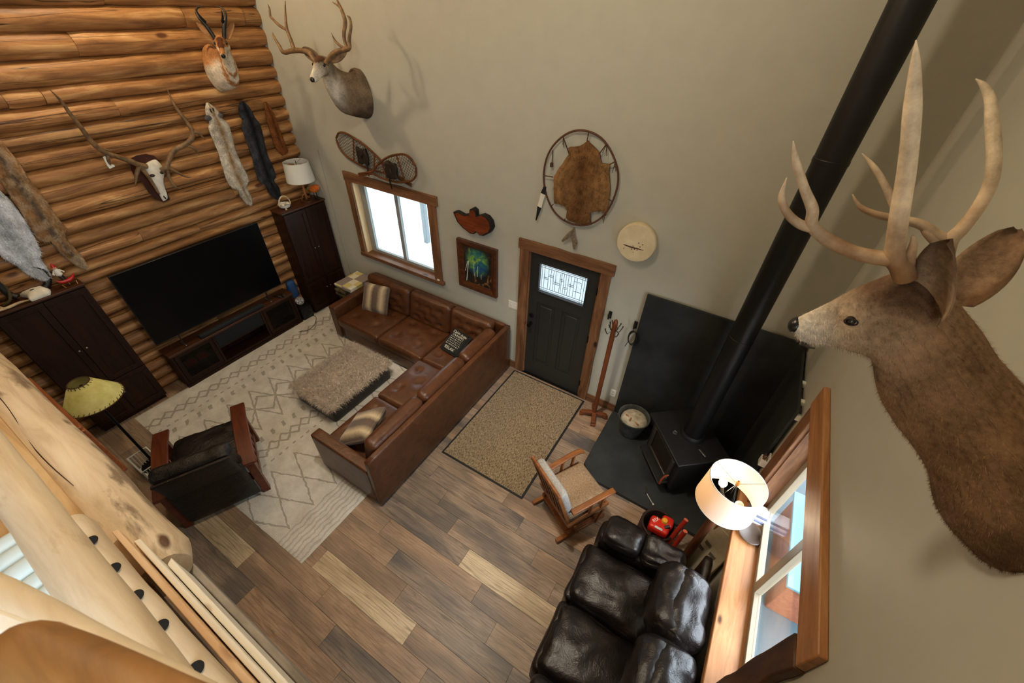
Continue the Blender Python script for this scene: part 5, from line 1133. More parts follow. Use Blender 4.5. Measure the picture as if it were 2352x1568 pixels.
snowshoe('long snowshoe with its rounded toe at the upper left over the window', (-0.535, 2.83), (0.77, 2.465), 0.165, -0.035, 1)
snowshoe('shorter snowshoe with its rounded toe at the right over the window', (0.93, 2.74), (-0.17, 2.43), 0.165, -0.075, 5)
# ---- burl slab
def px_poly(pts, ox, oy, s): return [(ox+a/s, oy+b/s) for a, b in pts]
bp = px_poly([(160, 800), (185, 795), (240, 825), (290, 820), (295, 780), (320, 768), (345, 790), (350, 835), (400, 820), (440, 840), (470, 880), (480, 930), (460, 970), (410, 995), (375, 990), (350, 960), (330, 980), (300, 975), (240, 930), (195, 880)], 1000, 260, 3.564)
bu = thing('burl_slab', 'butterfly-shaped polished burl slab with black bark edge above the painting', 'wall slab', tuple(BW(1090, 510, 0)))
MB().prism(bp, lambda a, b, t: BW(a, b)+V((0, -0.045 if t else 0.03, 0))).build('bark', plain('black_bark', srgb(20, 15, 12), 0.8, bmp=0.6, vary=0.3), bu, bevel=0.006)
c0 = BW(1090, 512); MB().prism(bp, lambda a, b, t: c0+(BW(a, b)-c0)*0.90+V((0, -0.047 if t else -0.04, 0))).build('polished_face', wood('redwood_burl', srgb(70, 28, 12), srgb(116, 52, 22), srgb(146, 74, 34), 'X', 5, 0.35, coat=0.1), bu)
# ---- framed painting
FX = (1.478, 2.118); FZ = (1.188, 1.918); pf = thing('framed_painting', 'dark framed painting of birch trees between the window and the door', 'painting', (1.8, 0, 1.55))
PFW = wood('dark_picture_frame', srgb(46, 22, 10), srgb(78, 40, 18), srgb(104, 58, 28), 'X', 5, 0.3, coat=0.2)
def frame_strip(a, b, c, d): return MB().add([V(p) for p in (a, b, c, d)]+[V((p[0], 0.0, p[2])) for p in (a, b, c, d)], [(0, 1, 2, 3), (7, 6, 5, 4), (0, 4, 5, 1), (1, 5, 6, 2), (2, 6, 7, 3), (3, 7, 4, 0)])
w = 0.095; o0, o1, q0, q1 = FX[0], FX[1], FZ[0], FZ[1]; yo, yi = -0.05, -0.022
for k in range(2):
    a, b = (0, w*0.5) if k == 0 else (w*0.5, w); ya, yb = (yo, yo+0.004) if k == 0 else (yo-0.004, yi)
    for P in (((o0+a, ya, q1-a), (o1-a, ya, q1-a), (o1-b, yb, q1-b), (o0+b, yb, q1-b)), ((o0+b, yb, q0+b), (o1-b, yb, q0+b), (o1-a, ya, q0+a), (o0+a, ya, q0+a)), ((o0+a, ya, q0+a), (o0+a, ya, q1-a), (o0+b, yb, q1-b), (o0+b, yb, q0+b)), ((o1-b, yb, q0+b), (o1-b, yb, q1-b), (o1-a, ya, q1-a), (o1-a, ya, q0+a))):
        frame_strip(*P).build('frame_rail', PFW, pf, 0)
def painting():
    m, nt, b = new_mat('oil_painting'); setp(b, 0.35, 0, 0.4)
    tc = nd(nt, 'ShaderNodeTexCoord'); mp = nd(nt, 'ShaderNodeMapping'); nt.links.new(tc.outputs['Generated'], mp.inputs[0])
    n = nd(nt, 'ShaderNodeTexNoise', i_Scale=4.0, i_Detail=6.0, i_Distortion=1.5); nt.links.new(mp.outputs[0], n.inputs['Vector'])
    foli = ramp(nt, [(0.30, srgb(20, 60, 130)), (0.46, srgb(40, 110, 110)), (0.58, srgb(110, 160, 70)), (0.72, srgb(190, 200, 120))]); nt.links.new(n.outputs['Fac'], foli.inputs[0])
    dark = ramp(nt, [(0.40, srgb(14, 16, 18)), (0.60, srgb(46, 40, 34)), (0.70, srgb(150, 96, 40))]); nt.links.new(n.outputs['Fac'], dark.inputs[0])
    gr = nd(nt, 'ShaderNodeVectorMath', operation='DISTANCE'); nt.links.new(mp.outputs[0], gr.inputs[0]); gr.inputs[1].default_value = (0.48, 0.0, 0.66)
    rp = ramp(nt, [(0.26, (1, 1, 1, 1)), (0.46, (0, 0, 0, 1))]); nt.links.new(gr.outputs['Value'], rp.inputs[0])
    mx = nd(nt, 'ShaderNodeMix', data_type='RGBA'); nt.links.new(rp.outputs[0], mx.inputs[0]); nt.links.new(dark.outputs[0], mx.inputs[6]); nt.links.new(foli.outputs[0], mx.inputs[7]); nt.links.new(mx.outputs[2], b.inputs['Base Color']); return m
cv = MB().box(o0+w, o1-w, -0.02, -0.004, q0+w, q1-w).build('canvas', painting(), pf, 0)
tk = MB(); cx0, cz0 = o0+w, q0+w; cw_, ch_ = o1-o0-2*w, q1-q0-2*w
for u0, v0, u1, v1, ww in ((0.06, 0.02, 0.16, 0.62, .010), (0.02, 0.30, 0.13, 0.60, .007), (0.36, 0.24, 0.36, 0.60, .004), (0.48, 0.24, 0.50, 0.55, .005), (0.62, 0.20, 0.62, 0.34, .004)): tk.bar((cx0+u0*cw_, -0.0212, cz0+v0*ch_), (cx0+u1*cw_, -0.0212, cz0+v1*ch_), ww, 0.002, up=(0, 1, 0))
tk.build('painted_trunks', plain('white_paint', srgb(226, 224, 216), 0.5), cv, 0)
# ---- hide stretched in a willow hoop
hp_ = thing('hide_hoop', 'brown hide laced inside a willow hoop with feathers above the door', 'wall hanging', (3.11, -0.04, 2.98))
WIL = plain('willow_twig', srgb(84, 48, 28), 0.7, vary=0.2, bmp=0.3); hc = V((3.108, -0.04, 2.985)); ra, rb = 0.402, 0.462
MB().tube([hc+V((ra*math.cos(t)*(1+0.01*math.sin(5*t)), 0.004*math.sin(7*t), rb*math.sin(t))) for t in [2*PI*k/60 for k in range(60)]], 0.010, 8, closed=True).build('hoop', WIL, hp_)
hpoly = px_poly([(1245, 225), (1268, 250), (1290, 270), (1320, 300), (1345, 330), (1350, 370), (1362, 412), (1430, 418), (1418, 480), (1425, 560), (1430, 620), (1420, 700), (1412, 770), (1398, 835), (1360, 802), (1300, 806), (1266, 815), (1270, 860), (1262, 902), (1220, 912), (1180, 908), (1120, 890), (1065, 860), (1078, 800), (1060, 768), (1010, 745), (970, 742), (966, 650), (968, 580), (966, 520), (988, 490), (1010, 450), (1042, 410), (1070, 365), (1098, 330), (1086, 285), (1096, 278), (1130, 277), (1160, 273), (1190, 265), (1220, 245)], 1000, 260, 3.564)
hm = MB(); P3 = [BW(a, b, -0.04) for a, b in hpoly]; ctr = sum(P3, V((0, 0, 0)))/len(P3); rings_ = []
for k, f_ in enumerate((1.0, 0.985, 0.8, 0.55, 0.3, 0.08)): rings_.append([ctr+(p-ctr)*f_+V((0, (0.006, -0.002, -0.010, -0.013, -0.015, -0.016)[k]-0.004*fbm(p*1.0, 8, k), 0)) for p in P3])
hm.rings([[p+V((0, 0.012, 0)) for p in rings_[0]]]+rings_); ho_ = hm.build('hide', M['coat'], hp_, 180)
paint(ho_, lambda p: mixc(mixc(srgb(92, 58, 30), srgb(158, 120, 78), abs(p.x-ctr.x-0.0)/0.24), srgb(130, 94, 58), 0.4+0.6*fbm(p, 6, 3)))
hairs('hair', ho_, 7000, 0.028, 0.0012, hp_, M['coat'], 8, V((0, -0.2, -0.8)))
LSH = plain('thong', srgb(70, 46, 30), 0.8)
def nearest_hoop(p): a = math.atan2((p.z-hc.z)/rb, (p.x-hc.x)/ra); return hc+V((ra*math.cos(a), 0, rb*math.sin(a)))
for i in (0, 4, 7, 11, 13, 17, 20, 22, 26, 29, 34):
    p = P3[i]; h = nearest_hoop(p); th = MB(); th.tube([p+V((0, -0.01, 0)), h+V((0, -0.012, 0))], 0.0055, 5)
    if i in (4, 7, 13, 34): 
        for k in range(3): th.tube([h, h+V((random.uniform(-.03, .03), -0.01, -0.06-0.02*k))], 0.003, 4)
    th.build('thong', LSH, hp_)
def feather(pts, w, mats, par, y=-0.05):
    P = [BW(u, v, y) for u, v in pts]
    for k in range(len(P)-1):
        a, b = P[k], P[k+1]; d = (b-a); sd = V((-d.z, 0, d.x)).normalized(); w0, w1 = w[k], w[k+1]
        MB().add([a-sd*w0, a+V((0, -.006, 0)), a+sd*w0, b+sd*w1, b+V((0, -.006, 0)), b-sd*w1, a-sd*w0+V((0, .003, 0)), a+sd*w0+V((0, .003, 0)), b+sd*w1+V((0, .003, 0)), b-sd*w1+V((0, .003, 0))], [(0, 1, 4, 5), (1, 2, 3, 4), (6, 9, 8, 7), (0, 5, 9, 6), (2, 7, 8, 3), (0, 6, 7, 2, 1), (5, 4, 3, 8, 9)]).build('feather', mats[k], par, 0)
FB, FW_, FG_ = plain('black_vane', srgb(16, 16, 18), 0.7), plain('white_vane', srgb(222, 218, 206), 0.8), plain('barred_vane', srgb(120, 106, 88), 0.8, vary=0.5, scale=60)
feather([(1252, 428), (1247, 445), (1243, 460), (1239, 475), (1231, 506)], [.016, .028, .024, .026, .006], [FB, FW_, FW_, FB], hp_)
feather([(1319, 522), (1316, 540), (1320, 556), (1318, 572)], [.008, .03, .034, .010], [FG_, FG_, FG_], hp_); feather([(1317, 526), (1305, 542), (1291, 554)], [.006, .026, .012], [FG_, FG_], hp_, -0.06)
p = BW(1270, 345); q = BW(1268, 378); pd = MB(); pd.tube([p, q], 0.005, 5); pd.rbox(q+V((0, -.01, 0)), (0.03, 0.03, 0.045), 0.008, 5); pd.build('pouch', LSH, hp_)
# ---- hide drum
dc = V((3.825, 0, 2.525)); drm = thing('hide_drum', 'round cream hide drum with a small dark painted mark beside the door', 'drum', tuple(dc))
HID = two('drum_hide', srgb(206, 190, 154), srgb(226, 212, 178), 6, 0.6, bmp=0.08)
MB().lathe([(0.185, -0.002), (0.198, -0.02), (0.200, -0.085), (0.192, -0.098), (0.001, -0.10)], dc, 48, 'Y').build('head', HID, drm, 50)
ink = plain('brown_ink', srgb(70, 34, 26), 0.8); im = MB()
def dpt(u, v): p = on(u, v, 1, -0.1005); return p
stube(im, [tuple(dpt(1432, 561))+(.003,), tuple(dpt(1440, 564))+(.006,), tuple(dpt(1452, 568))+(.007,), tuple(dpt(1464, 571))+(.006,), tuple(dpt(1478, 575))+(.002,)], 5, 6, flat=1.0)
for u, v in ((1451, 572), (1457, 572), (1463, 574), (1467, 558), (1476, 562), (1470, 567), (1454, 565)): im.ball(dpt(u, v), 0.006, 8, 5, (1, 0.25, 1))
im.build('painted_mark', ink, drm); MB().ball(dpt(1433, 570), 0.006, 8, 5, (1, .25, 1.4)).ball(dpt(1454, 579), .005, 8, 5, (1, .25, 1.2)).build('green_dab', plain('green_ink', srgb(130, 150, 110), 0.8), drm)
# ---- small white puck on the back window sill
tag(MB().lathe([(0.026, 1.1155), (0.028, 1.125), (0.020, 1.132), (0.001, 1.133)], (1.07, -0.02, 0), 18).build('sill_disc', M['white'], None), 'small round white disc on the right end of the back window sill', 'disc')
# ================================================================== on the right-hand tall cabinet
CT = 1.851
lm = thing('table_lamp', 'white drum-shade table lamp with a carved antler base on the corner cabinet', 'lamp', (-1.33, -0.235, CT))
lx, ly = -1.33, -0.235; SH = plain('linen_shade', srgb(226, 226, 218), 0.8, bmp=0.05)
MB().lathe([(0.205, 2.165), (0.178, 2.44), (0.174, 2.44), (0.201, 2.165)], (lx, ly, 0), 36, cap=False).build('shade', SH, lm, 60)
sp2 = MB()
for k in range(3): a = 2*PI*k/3; sp2.tube([(lx, ly, 2.42), (lx+0.176*math.cos(a), ly+0.176*math.sin(a), 2.435)], 0.002, 5)
sp2.tube([(lx, ly, 2.1), (lx, ly, 2.46)], 0.004, 6); sp2.build('shade_spider', M['bronze'], lm)
MB().lathe([(0.10, CT), (0.10, CT+.02), (0.03, CT+.03), (0.02, CT+.05)], (lx, ly, 0), 24).build('base', M['cab_top'], lm)
st2 = MB(); stube(st2, [(lx, ly, CT+.04, .018), (lx+.015, ly-.01, CT+.12, .016), (lx-.01, ly+.008, CT+.2, .02), (lx, ly, CT+.33, .012)], 6, 9)
for a, z in ((0.3, .10), (2.2, .14), (4.3, .12), (1.2, .2)): stube(st2, [(lx, ly, CT+z, .012), (lx+.05*math.cos(a), ly+.05*math.sin(a), CT+z-.04, .009), (lx+.075*math.cos(a), ly+.075*math.sin(a), CT+z-.01 if a < 3 else CT+.01, .003)], 5, 7)
st2.build('antler_stem', two('amber_antler', srgb(132, 78, 36), srgb(178, 120, 66), 12, 0.4), lm); MB().lathe([(.015, 2.20), (.015, 2.25), (.028, 2.29), (.022, 2.33), (.002, 2.345)], (lx, ly, 0), 14).build('bulb', M['white'], lm)
bk2 = thing('bone_basket', 'round bone basket with a tall hoop handle full of white shells', 'basket', (-1.36, -0.60, CT))
MB().lathe([(0.03, CT), (0.075, CT+.02), (0.092, CT+.06), (0.086, CT+.06), (0.070, CT+.03), (0.001, CT+.02)], (-1.36, -0.60, 0), 24).build('bowl', BONE, bk2)
MB().tube([V((-1.36, -0.60, CT+.055))+V((0.02, 0.09*math.cos(a), 0.125*math.sin(a))) for a in [PI*k/14 for k in range(15)]], 0.010, 8).build('handle', two('tan_bone', srgb(176, 150, 112), srgb(214, 194, 160), 14, 0.6), bk2)
rq = random.Random(4)
for k in range(9): MB().ball((-1.36+rq.uniform(-.045, .045), -0.60+rq.uniform(-.055, .055), CT+.055+rq.uniform(0, .015)), rq.uniform(.016, .026), 9, 6, (1.3, .9, .6)).build('shell', BONE, bk2)
tag(MB().ball((-1.255, -0.655, CT+.017), 0.017, 10, 7, (1, 1, 1)).add([(-1.255, -.66, CT+.03), (-1.25, -.65, CT+.03), (-1.255, -.652, CT+.042)], [(0, 1, 2)]).build('acorn', plain('pale_acorn', srgb(196, 160, 110), 0.6), None), 'pale acorn-like nut at the front edge of the corner cabinet', 'nut')
bd_ = thing('bird_figurine', 'glossy orange and red bird figurine on thin legs at the wall end of the cabinet', 'figurine', (-1.27, -0.10, CT))
MB().rbox((-1.27, -0.115, CT+.155), (0.14, 0.17, 0.075), 0.037, 12, 0.02, lambda p, q: V((0, 0, 0.02*p[1]*p[1]))).build('body', two('orange_glaze', srgb(170, 70, 16), srgb(206, 112, 34), 8, 0.2, coat=0.4), bd_, 180)
MB().ball((-1.27, -0.035, CT+.175), 0.03, 12, 8, (1, .9, 1)).build('head', plain('red_glaze', srgb(176, 34, 30), 0.2), bd_); MB().rbox((-1.27, -0.19, CT+.19), (0.03, 0.06, 0.05), .012, 6).build('tail', plain('green_glaze', srgb(96, 110, 50), 0.3), bd_, 180)
for s in (-1, 1): MB().tube([(-1.27+s*.03, -.11, CT+.12), (-1.27+s*.035, -.105, CT+.005)], .006, 7).build('leg', M['bronze'], bd_); MB().box(-1.27+s*.035-.014, -1.27+s*.035+.014, -.13, -.08, CT, CT+.006).build('foot', M['bronze'], bd_)
# ================================================================== on the left-hand tall cabinet
bs = thing('horned_skull', 'broken white skull cap with dark curved horns on the left cabinet', 'skull', (-1.42, -3.50, CT))
skp = px_poly([(260, 775), (330, 700), (385, 692), (440, 685), (510, 665), (560, 660), (590, 700), (610, 715), (650, 730), (690, 745), (680, 790), (655, 815), (640, 830), (600, 842), (560, 860), (500, 880), (430, 905), (390, 880), (370, 850), (310, 830), (255, 820)], 0, 540, 6.03)
SP = [on(u, v, 2, CT+.035) for u, v in skp]; SP = [V((min(max(p.x, -1.47), -1.285), p.y, p.z)) for p in SP]; sc0 = sum(SP, V((0, 0, 0)))/len(SP)
MB().rings([[V((p.x, p.y, CT+.002)) for p in [sc0+(q-sc0)*.94 for q in SP]], [V((p.x, p.y, CT+.022+.012*fbm(p, 20, 2))) for p in SP]]+[[sc0+(p-sc0)*f_+V((0, 0, dz+.006*fbm(p, 14, f_))) for p in SP] for f_, dz in ((.9, .012), (.65, .035), (.35, .046), (.08, .048))]).build('skull_cap', BONE, bs, 60)
MB().ball(sc0+V((.02, -.02, .05)), .008, 8, 6, (1, 2.4, .6)).build('hole', plain('bone_hole', srgb(50, 44, 38), 0.8), bs)
def horn_px(pts):
    h = MB(); stube(h, [tuple(LX(u, v, x))+(r,) for u, v, x, r in pts], 6, 10); return h.build('horn', HORN, bs)
horn_px([(100, 664, -1.44, .032), (109, 652, -1.46, .030), (111, 638, -1.46, .024), (104, 624, -1.45, .016), (92, 617, -1.44, .009), (76, 613, -1.43, .002)])
horn_px([(40, 682, -1.44, .032), (22, 676, -1.46, .030), (6, 664, -1.46, .026), (-6, 646, -1.46, .018), (-8, 624, -1.45, .006)])
an = MB(); stube(an, [(-1.33, -3.86, CT+.02, .013), (-1.32, -3.76, CT+.016, .014), (-1.33, -3.66, CT+.02, .012), (-1.31, -3.58, CT+.02, .004)], 6, 8); stube(an, [(-1.33, -3.78, CT+.018, .012), (-1.40, -3.80, CT+.05, .009), (-1.43, -3.78, CT+.11, .003)], 5, 8)
tag(an.build('shed_antler', ANT, None), 'shed antler lying at the front edge of the left cabinet', 'antler')
for k, (x, y) in enumerate(((-1.45, -3.85), (-1.40, -3.75))):
    m_ = MB(); stube(m_, [(x, y, CT+.014, .014), (x+.02, y+.06, CT+.06, .013), (x-.01, y+.10, CT+.15, .010), (x+.01, y+.09, CT+.25, .003)], 5, 8); tag(m_.build('upright_antler', plain('olive_antler', srgb(70, 60, 34), 0.6, vary=0.3), None), ('olive antler tine rising at the far left of the cabinet top', 'olive antler tine rising just behind the skull cap')[k], 'antler')
fg = thing('figurine_on_rocker', 'small figurine in a red cap on a red rocker with gold stand', 'figurine', (-1.37, -3.235, CT))
fx, fy = -1.37, -3.235; RED, GOLD = plain('red_enamel', srgb(176, 26, 26), 0.25), plain('gold_wire', srgb(196, 164, 96), 0.3, metal=0.8)
gw_ = MB()
for s in (-1, 1): gw_.tube([(fx+.05, fy+s*.05, CT+.004), (fx+.02, fy+s*.06, CT+.03), (fx-.03, fy+s*.03, CT+.004)], .004, 6)
gw_.tube([(fx, fy, CT+.005), (fx, fy, CT+.05)], .005, 6); gw_.build('stand', GOLD, fg)
m_ = MB(); stube(m_, [(fx, fy-.075, CT+.085, .004), (fx, fy-.05, CT+.06, .018), (fx, fy, CT+.052, .022), (fx, fy+.05, CT+.065, .018), (fx, fy+.085, CT+.105, .003)], 5, 10); m_.build('rocker', RED, fg)
for s in (-1, 1): MB().tube([(fx, fy-.012+s*.012, CT+.06), (fx, fy-.02+s*.012, CT+.13)], .009, 8).build('leg', M['black'], fg)
MB().lathe([(.012, CT+.12), (.03, CT+.14), (.027, CT+.18), (.016, CT+.205)], (fx, fy-.02, 0), 14).build('coat', plain('white_enamel', srgb(224, 220, 210), 0.3), fg); MB().ball((fx, fy-.02, CT+.22), .018, 10, 7).build('head', plain('flesh_enamel', srgb(206, 160, 130), 0.4), fg); MB().lathe([(.022, CT+.228), (.014, CT+.25), (.002, CT+.275)], (fx, fy-.02, 0), 12).build('cap', RED, fg)
for s in (-1, 1): MB().tube([(fx, fy-.02+s*.02, CT+.19), (fx+.02, fy-.02+s*.045, CT+.16), (fx+.035, fy-.02+s*.04, CT+.165)], .007, 7).build('arm', plain('white_sleeve', srgb(216, 210, 198), 0.4), fg)
tag(MB().rbox((-1.30, -3.885, CT+.03), (.05, .04, .06), .012, 6).build('blue_cup', plain('blue_ceramic', srgb(96, 150, 170), 0.3), None, 180), 'pale blue cup at the far left of the cabinet top', 'cup')
# ================================================================== lamp with a laced yellow shade, white basket, near wall
yl = thing('floor_lamp', 'floor lamp with a laced yellow parchment shade beside the left cabinet', 'lamp', (-0.30, -3.79, 0))
yx, yy = -0.30, -3.79; YS = two('yellow_parchment', srgb(196, 188, 104), srgb(220, 214, 140), 8, 0.7, bmp=0.03)
MB().lathe([(0.245, 1.16), (0.085, 1.40), (0.082, 1.40), (0.242, 1.16)], (yx, yy, 0), 40, cap=False).build('shade', YS, yl, 60)
lc = MB(); LC = plain('dark_lacing', srgb(74, 40, 20), 0.7)
for rr_, zz, nn in ((0.085, 1.40, 18), (0.245, 1.16, 36)):
    lc.tube([(yx+rr_*math.cos(a), yy+rr_*math.sin(a), zz) for a in [2*PI*k/40 for k in range(40)]], .005, 6, closed=True)
    for k in range(nn):
        a = 2*PI*k/nn; dz = -0.02 if zz > 1.3 else 0.022; f_ = 0.245-(zz+dz-1.16)*0.6667+.003; lc.tube([(yx+(rr_+.002)*math.cos(a), yy+(rr_+.002)*math.sin(a), zz), (yx+f_*math.cos(a+.07), yy+f_*math.sin(a+.07), zz+dz)], .003, 4)
lc.build('lacing', LC, yl); MB().lathe([(0.13, 0), (0.13, .02), (0.02, .04), (0.014, .06), (0.014, 1.36)], (yx, yy, 0), 20).build('pole', M['bronze'], yl)
wb_ = thing('plastic_basket', 'white ribbed plastic basket on the floor behind the armchair', 'basket', (-0.22, -3.84, 0))
MB().box(-0.38, -0.06, -3.93, -3.75, 0.0, 0.012).build('bottom', M['white'], wb_, bevel=0.004)
for k in range(13): x = -0.375+0.31*k/12; MB().box(x-.004, x+.004, -3.935, -3.929, .012, .22).build('slat', M['white'], wb_, 0); MB().box(x-.004, x+.004, -3.751, -3.745, .012, .22).build('slat', M['white'], wb_, 0)
for k in range(7): y = -3.925+0.17*k/6; MB().box(-.384, -.378, y-.004, y+.004, .012, .22).build('slat', M['white'], wb_, 0); MB().box(-.062, -.056, y-.004, y+.004, .012, .22).build('slat', M['white'], wb_, 0)
MB().tube([(-.385, -3.935, .225), (-.055, -3.935, .225), (-.055, -3.745, .225), (-.385, -3.745, .225)], .009, 6, closed=True).build('rim', M['white'], wb_)
struct(MB().box(-1.60, 0.95, -4.20, -4.085, 0, 2.46).build('wall_near', M['wall'], None, 0))
TL, TR = on(65, 874, 2, 1.75), on(297, 1082, 2, 1.75); TL.y = min(TL.y, -4.03); TR.y = -4.02; TR.x = 0.90
fp = thing('framed_picture', 'framed picture in reddish wood seen edge-on below the loft log', 'picture', ((TL.x+TR.x)/2, -4.06, 1.5))
dn = V((0, 0.01, -0.55)); REDW = wood('reddish_frame', srgb(104, 52, 24), srgb(150, 84, 44), srgb(172, 104, 60), 'X', 3, 0.4)
MB().bar(TL, TR, 0.05, 0.05).build('top_rail', REDW, fp, bevel=0.008); MB().bar(TL+dn, TR+dn, 0.05, 0.05).build('bottom_rail', REDW, fp, bevel=0.008)
for P in (TL, TR): MB().bar(P, P+dn, 0.05, 0.05, up=(1, 0, 0)).build('side_rail', REDW, fp, bevel=0.008)
n_ = V((0, 0.012, 0)); MB().add([TL+n_, TR+n_, TR+dn+n_, TL+dn+n_, TL-n_, TR-n_, TR+dn-n_, TL+dn-n_], [(0, 1, 2, 3), (7, 6, 5, 4), (0, 4, 5, 1), (1, 5, 6, 2), (2, 6, 7, 3), (3, 7, 4, 0)]).build('picture_glass', plain('dark_glass', srgb(30, 32, 32), 0.15), fp, 0)
# ================================================================== loft edge in the foreground
LP = wood('pale_peeled_log', srgb(186, 160, 120), srgb(220, 198, 160), srgb(234, 216, 184), 'X', 1.6, 0.55, knots=0.10, kc=srgb(84, 56, 34), kscale=3.2, bmp=0.15)
LP2 = wood('fresh_white_pine', srgb(226, 216, 196), srgb(240, 234, 220), srgb(244, 240, 230), 'X', 2, 0.6, knots=0.08, kc=srgb(150, 96, 60), kscale=4)
BARK = two('grey_bark_edge', srgb(120, 112, 104), srgb(186, 178, 168), 7, 0.8, (0.25, 1, 1), bmp=0.4)
def front_log(name, a, b_, c, stain, lo=0.52, kn=0.10):
    m = wood(name, a, b_, c, 'X', 3.0, 0.55, knots=kn, kc=srgb(92, 62, 40), kscale=4.0, bmp=0.2); nt = m.node_tree; b = nt.nodes['Principled BSDF']
    src = b.inputs['Base Color'].links[0].from_socket; mp = coords(nt, (0.9, 3.2, 3.2)); n = nd(nt, 'ShaderNodeTexNoise', i_Scale=1.5, i_Detail=7.0, i_Roughness=0.62, i_Distortion=0.4); nt.links.new(mp.outputs[0], n.inputs['Vector'])
    rp = ramp(nt, [(lo, (0, 0, 0, 1)), (lo+0.07, (0.85, 0.85, 0.85, 1))]); nt.links.new(n.outputs['Fac'], rp.inputs[0]); mx = nd(nt, 'ShaderNodeMix', data_type='RGBA'); nt.links.new(rp.outputs[0], mx.inputs[0]); nt.links.new(src, mx.inputs[6]); mx.inputs[7].default_value = stain
    nt.links.new(mx.outputs[2], b.inputs['Base Color']); return m
STAIN = front_log('stained_log', srgb(184, 160, 128), srgb(214, 194, 164), srgb(226, 210, 184), srgb(120, 100, 80))
LP = front_log('pale_peeled_log', srgb(188, 166, 136), srgb(214, 196, 168), srgb(226, 212, 188), srgb(160, 128, 92), 0.57)
struct(MB().box(-1.6, 5.62, -7.0, -4.17, 2.60, 2.77).build('floor_loft', wood('loft_boards', srgb(170, 130, 84), srgb(200, 164, 116), srgb(214, 182, 136), 'X', 3, 0.5), None, 0))
def log_rings(p0, p1, r, n=40, m=20, seed=0, ends=0.02, amp=0.05):
    p0, p1 = V(p0), V(p1); d = (p1-p0).normalized(); u = V((0, 0, 1)); u = (u-d*u.dot(d)).normalized(); w_ = d.cross(u); rs = []
    L = (p1-p0).length
    for i in range(n+1):
        t = i/n; c = p0+(p1-p0)*t; e = min(t, 1-t)*L; k = 1-0.25*max(0, 1-e/ends)**2 if ends else 1
        c = c+u*(0.012*fbm((t*L*1.2, seed, 0)))+w_*(0.012*fbm((t*L*1.2, seed, 5)))
        rs.append([c+(u*math.cos(a)+w_*math.sin(a))*r*k*(1+amp*fbm((math.cos(a)*1.2+t*L*1.5, math.sin(a)*1.2, seed+9))) for a in [2*PI*j/m for j in range(m)]])
    return rs
lb = thing('loft_beam', 'thick peeled log beam with grey stains running along the loft edge', 'log beam', (1.0, -4.10, 2.6))
MB().rings(log_rings((-1.47, -4.155, 2.60), (3.24, -4.135, 2.60), 0.135, 60, 24, 3, 0.05, 0.06)).build('log', STAIN, lb, 60)
ck_ = MB(); stube(ck_, [(0.8, -4.115, 2.731, .001), (1.3, -4.14, 2.735, .0025), (1.8, -4.13, 2.735, .002), (2.3, -4.155, 2.737, .0025), (2.65, -4.14, 2.736, .001)], 6, 5); ck_.build('crack', plain('dark_crack', srgb(60, 40, 24), 0.9), lb)
tag(MB().box(3.19, 5.6, -4.076, -4.05, 2.38, 2.505).build('rim_board', BARK, None, bevel=0.006), 'grey bark-edged rim board below the white loft trim', 'board')
tag(MB().prism([(3.27, -4.076), (5.6, -4.076), (5.6, -4.097), (3.285, -4.097)], lambda a, b, t: V((a, b, 2.70 if t else 2.52))).build('trim_board', LP2, None, bevel=0.003), 'outer white pine trim board along the loft edge', 'board')
tag(MB().prism([(3.13, -4.100), (5.6, -4.100), (5.6, -4.122), (3.12, -4.118)], lambda a, b, t: V((a, b, 2.74 if t else 2.52))).build('trim_board', LP2, None, bevel=0.003), 'inner white pine trim board along the loft edge', 'board')
tag(MB().prism([(3.06, -4.124), (5.6, -4.124), (5.6, -4.150), (3.05, -4.142)], lambda a, b, t: V((a, b, 2.78 if t else 2.60))).build('knotty_board', wood('knotty_pine', srgb(206, 158, 112), srgb(232, 198, 158), srgb(238, 214, 182), 'X', 2, 0.55, knots=0.16, kc=srgb(140, 80, 48), kscale=5), None, bevel=0.003), 'knotty pinkish pine board between trim and bottom rail', 'board')
br = thing('bottom_rail', 'pale half-log bottom rail with drilled baluster holes on the loft edge', 'rail', (4.2, -4.2, 2.8))
MB().rings(log_rings((2.93, -4.198, 2.815), (5.6, -4.205, 2.815), 0.05, 40, 20, 8, 0.06, 0.03)).build('log', LP, br, 60)
for x in (3.12, 3.29, 3.445, 3.60, 3.795, 3.97, 4.15, 4.33, 4.5): MB().lathe([(0.021, 2.866), (0.021, 2.8695), (0.001, 2.8695)], (x, -4.186, 0), 16).build('baluster_hole_disc', plain('hole_shade', srgb(14, 11, 9), 0.9), br)  # dark discs stand in for the shaded insides of drilled holes
hr = thing('hand_rail', 'pale peeled log rail crossing above the loft floor edge', 'rail', (4.0, -4.17, 3.3))
MB().rings(log_rings((2.2, -4.172, 3.30), (5.6, -4.172, 3.30), 0.049, 40, 20, 12, 0.06, 0.06)).build('log', LP, hr, 60)
f0, f1 = on(-60, 1318, 2, 3.66), on(640, 1690, 2, 3.66)
dg = thing('diagonal_brace', 'pale peeled log brace angled close below the viewer', 'brace', tuple((f0+f1)/2))
MB().rings(log_rings(f0+V((0.0, -0.012, 0)), f1+V((0.0, -0.012, 0)), 0.024, 30, 18, 15, 0.03, 0.05)).build('log', LP, dg, 60)
w0, w1 = on(-60, 1372, 2, 3.74), on(640, 1640, 2, 3.74)
tag(MB().bar(w0+V((0, -.012, 0)), w1+V((0, -.012, 0)), 0.02, 0.03).build('pale_batten', LP2, None, bevel=0.004), 'narrow white slat between the brace and the orange log', 'batten')
g0, g1 = on(18, 1490, 2, 3.80), on(640, 1735, 2, 3.80)
og = thing('orange_log', 'orange stained log with a rounded end in the bottom left corner', 'log', tuple((g0+g1)/2))
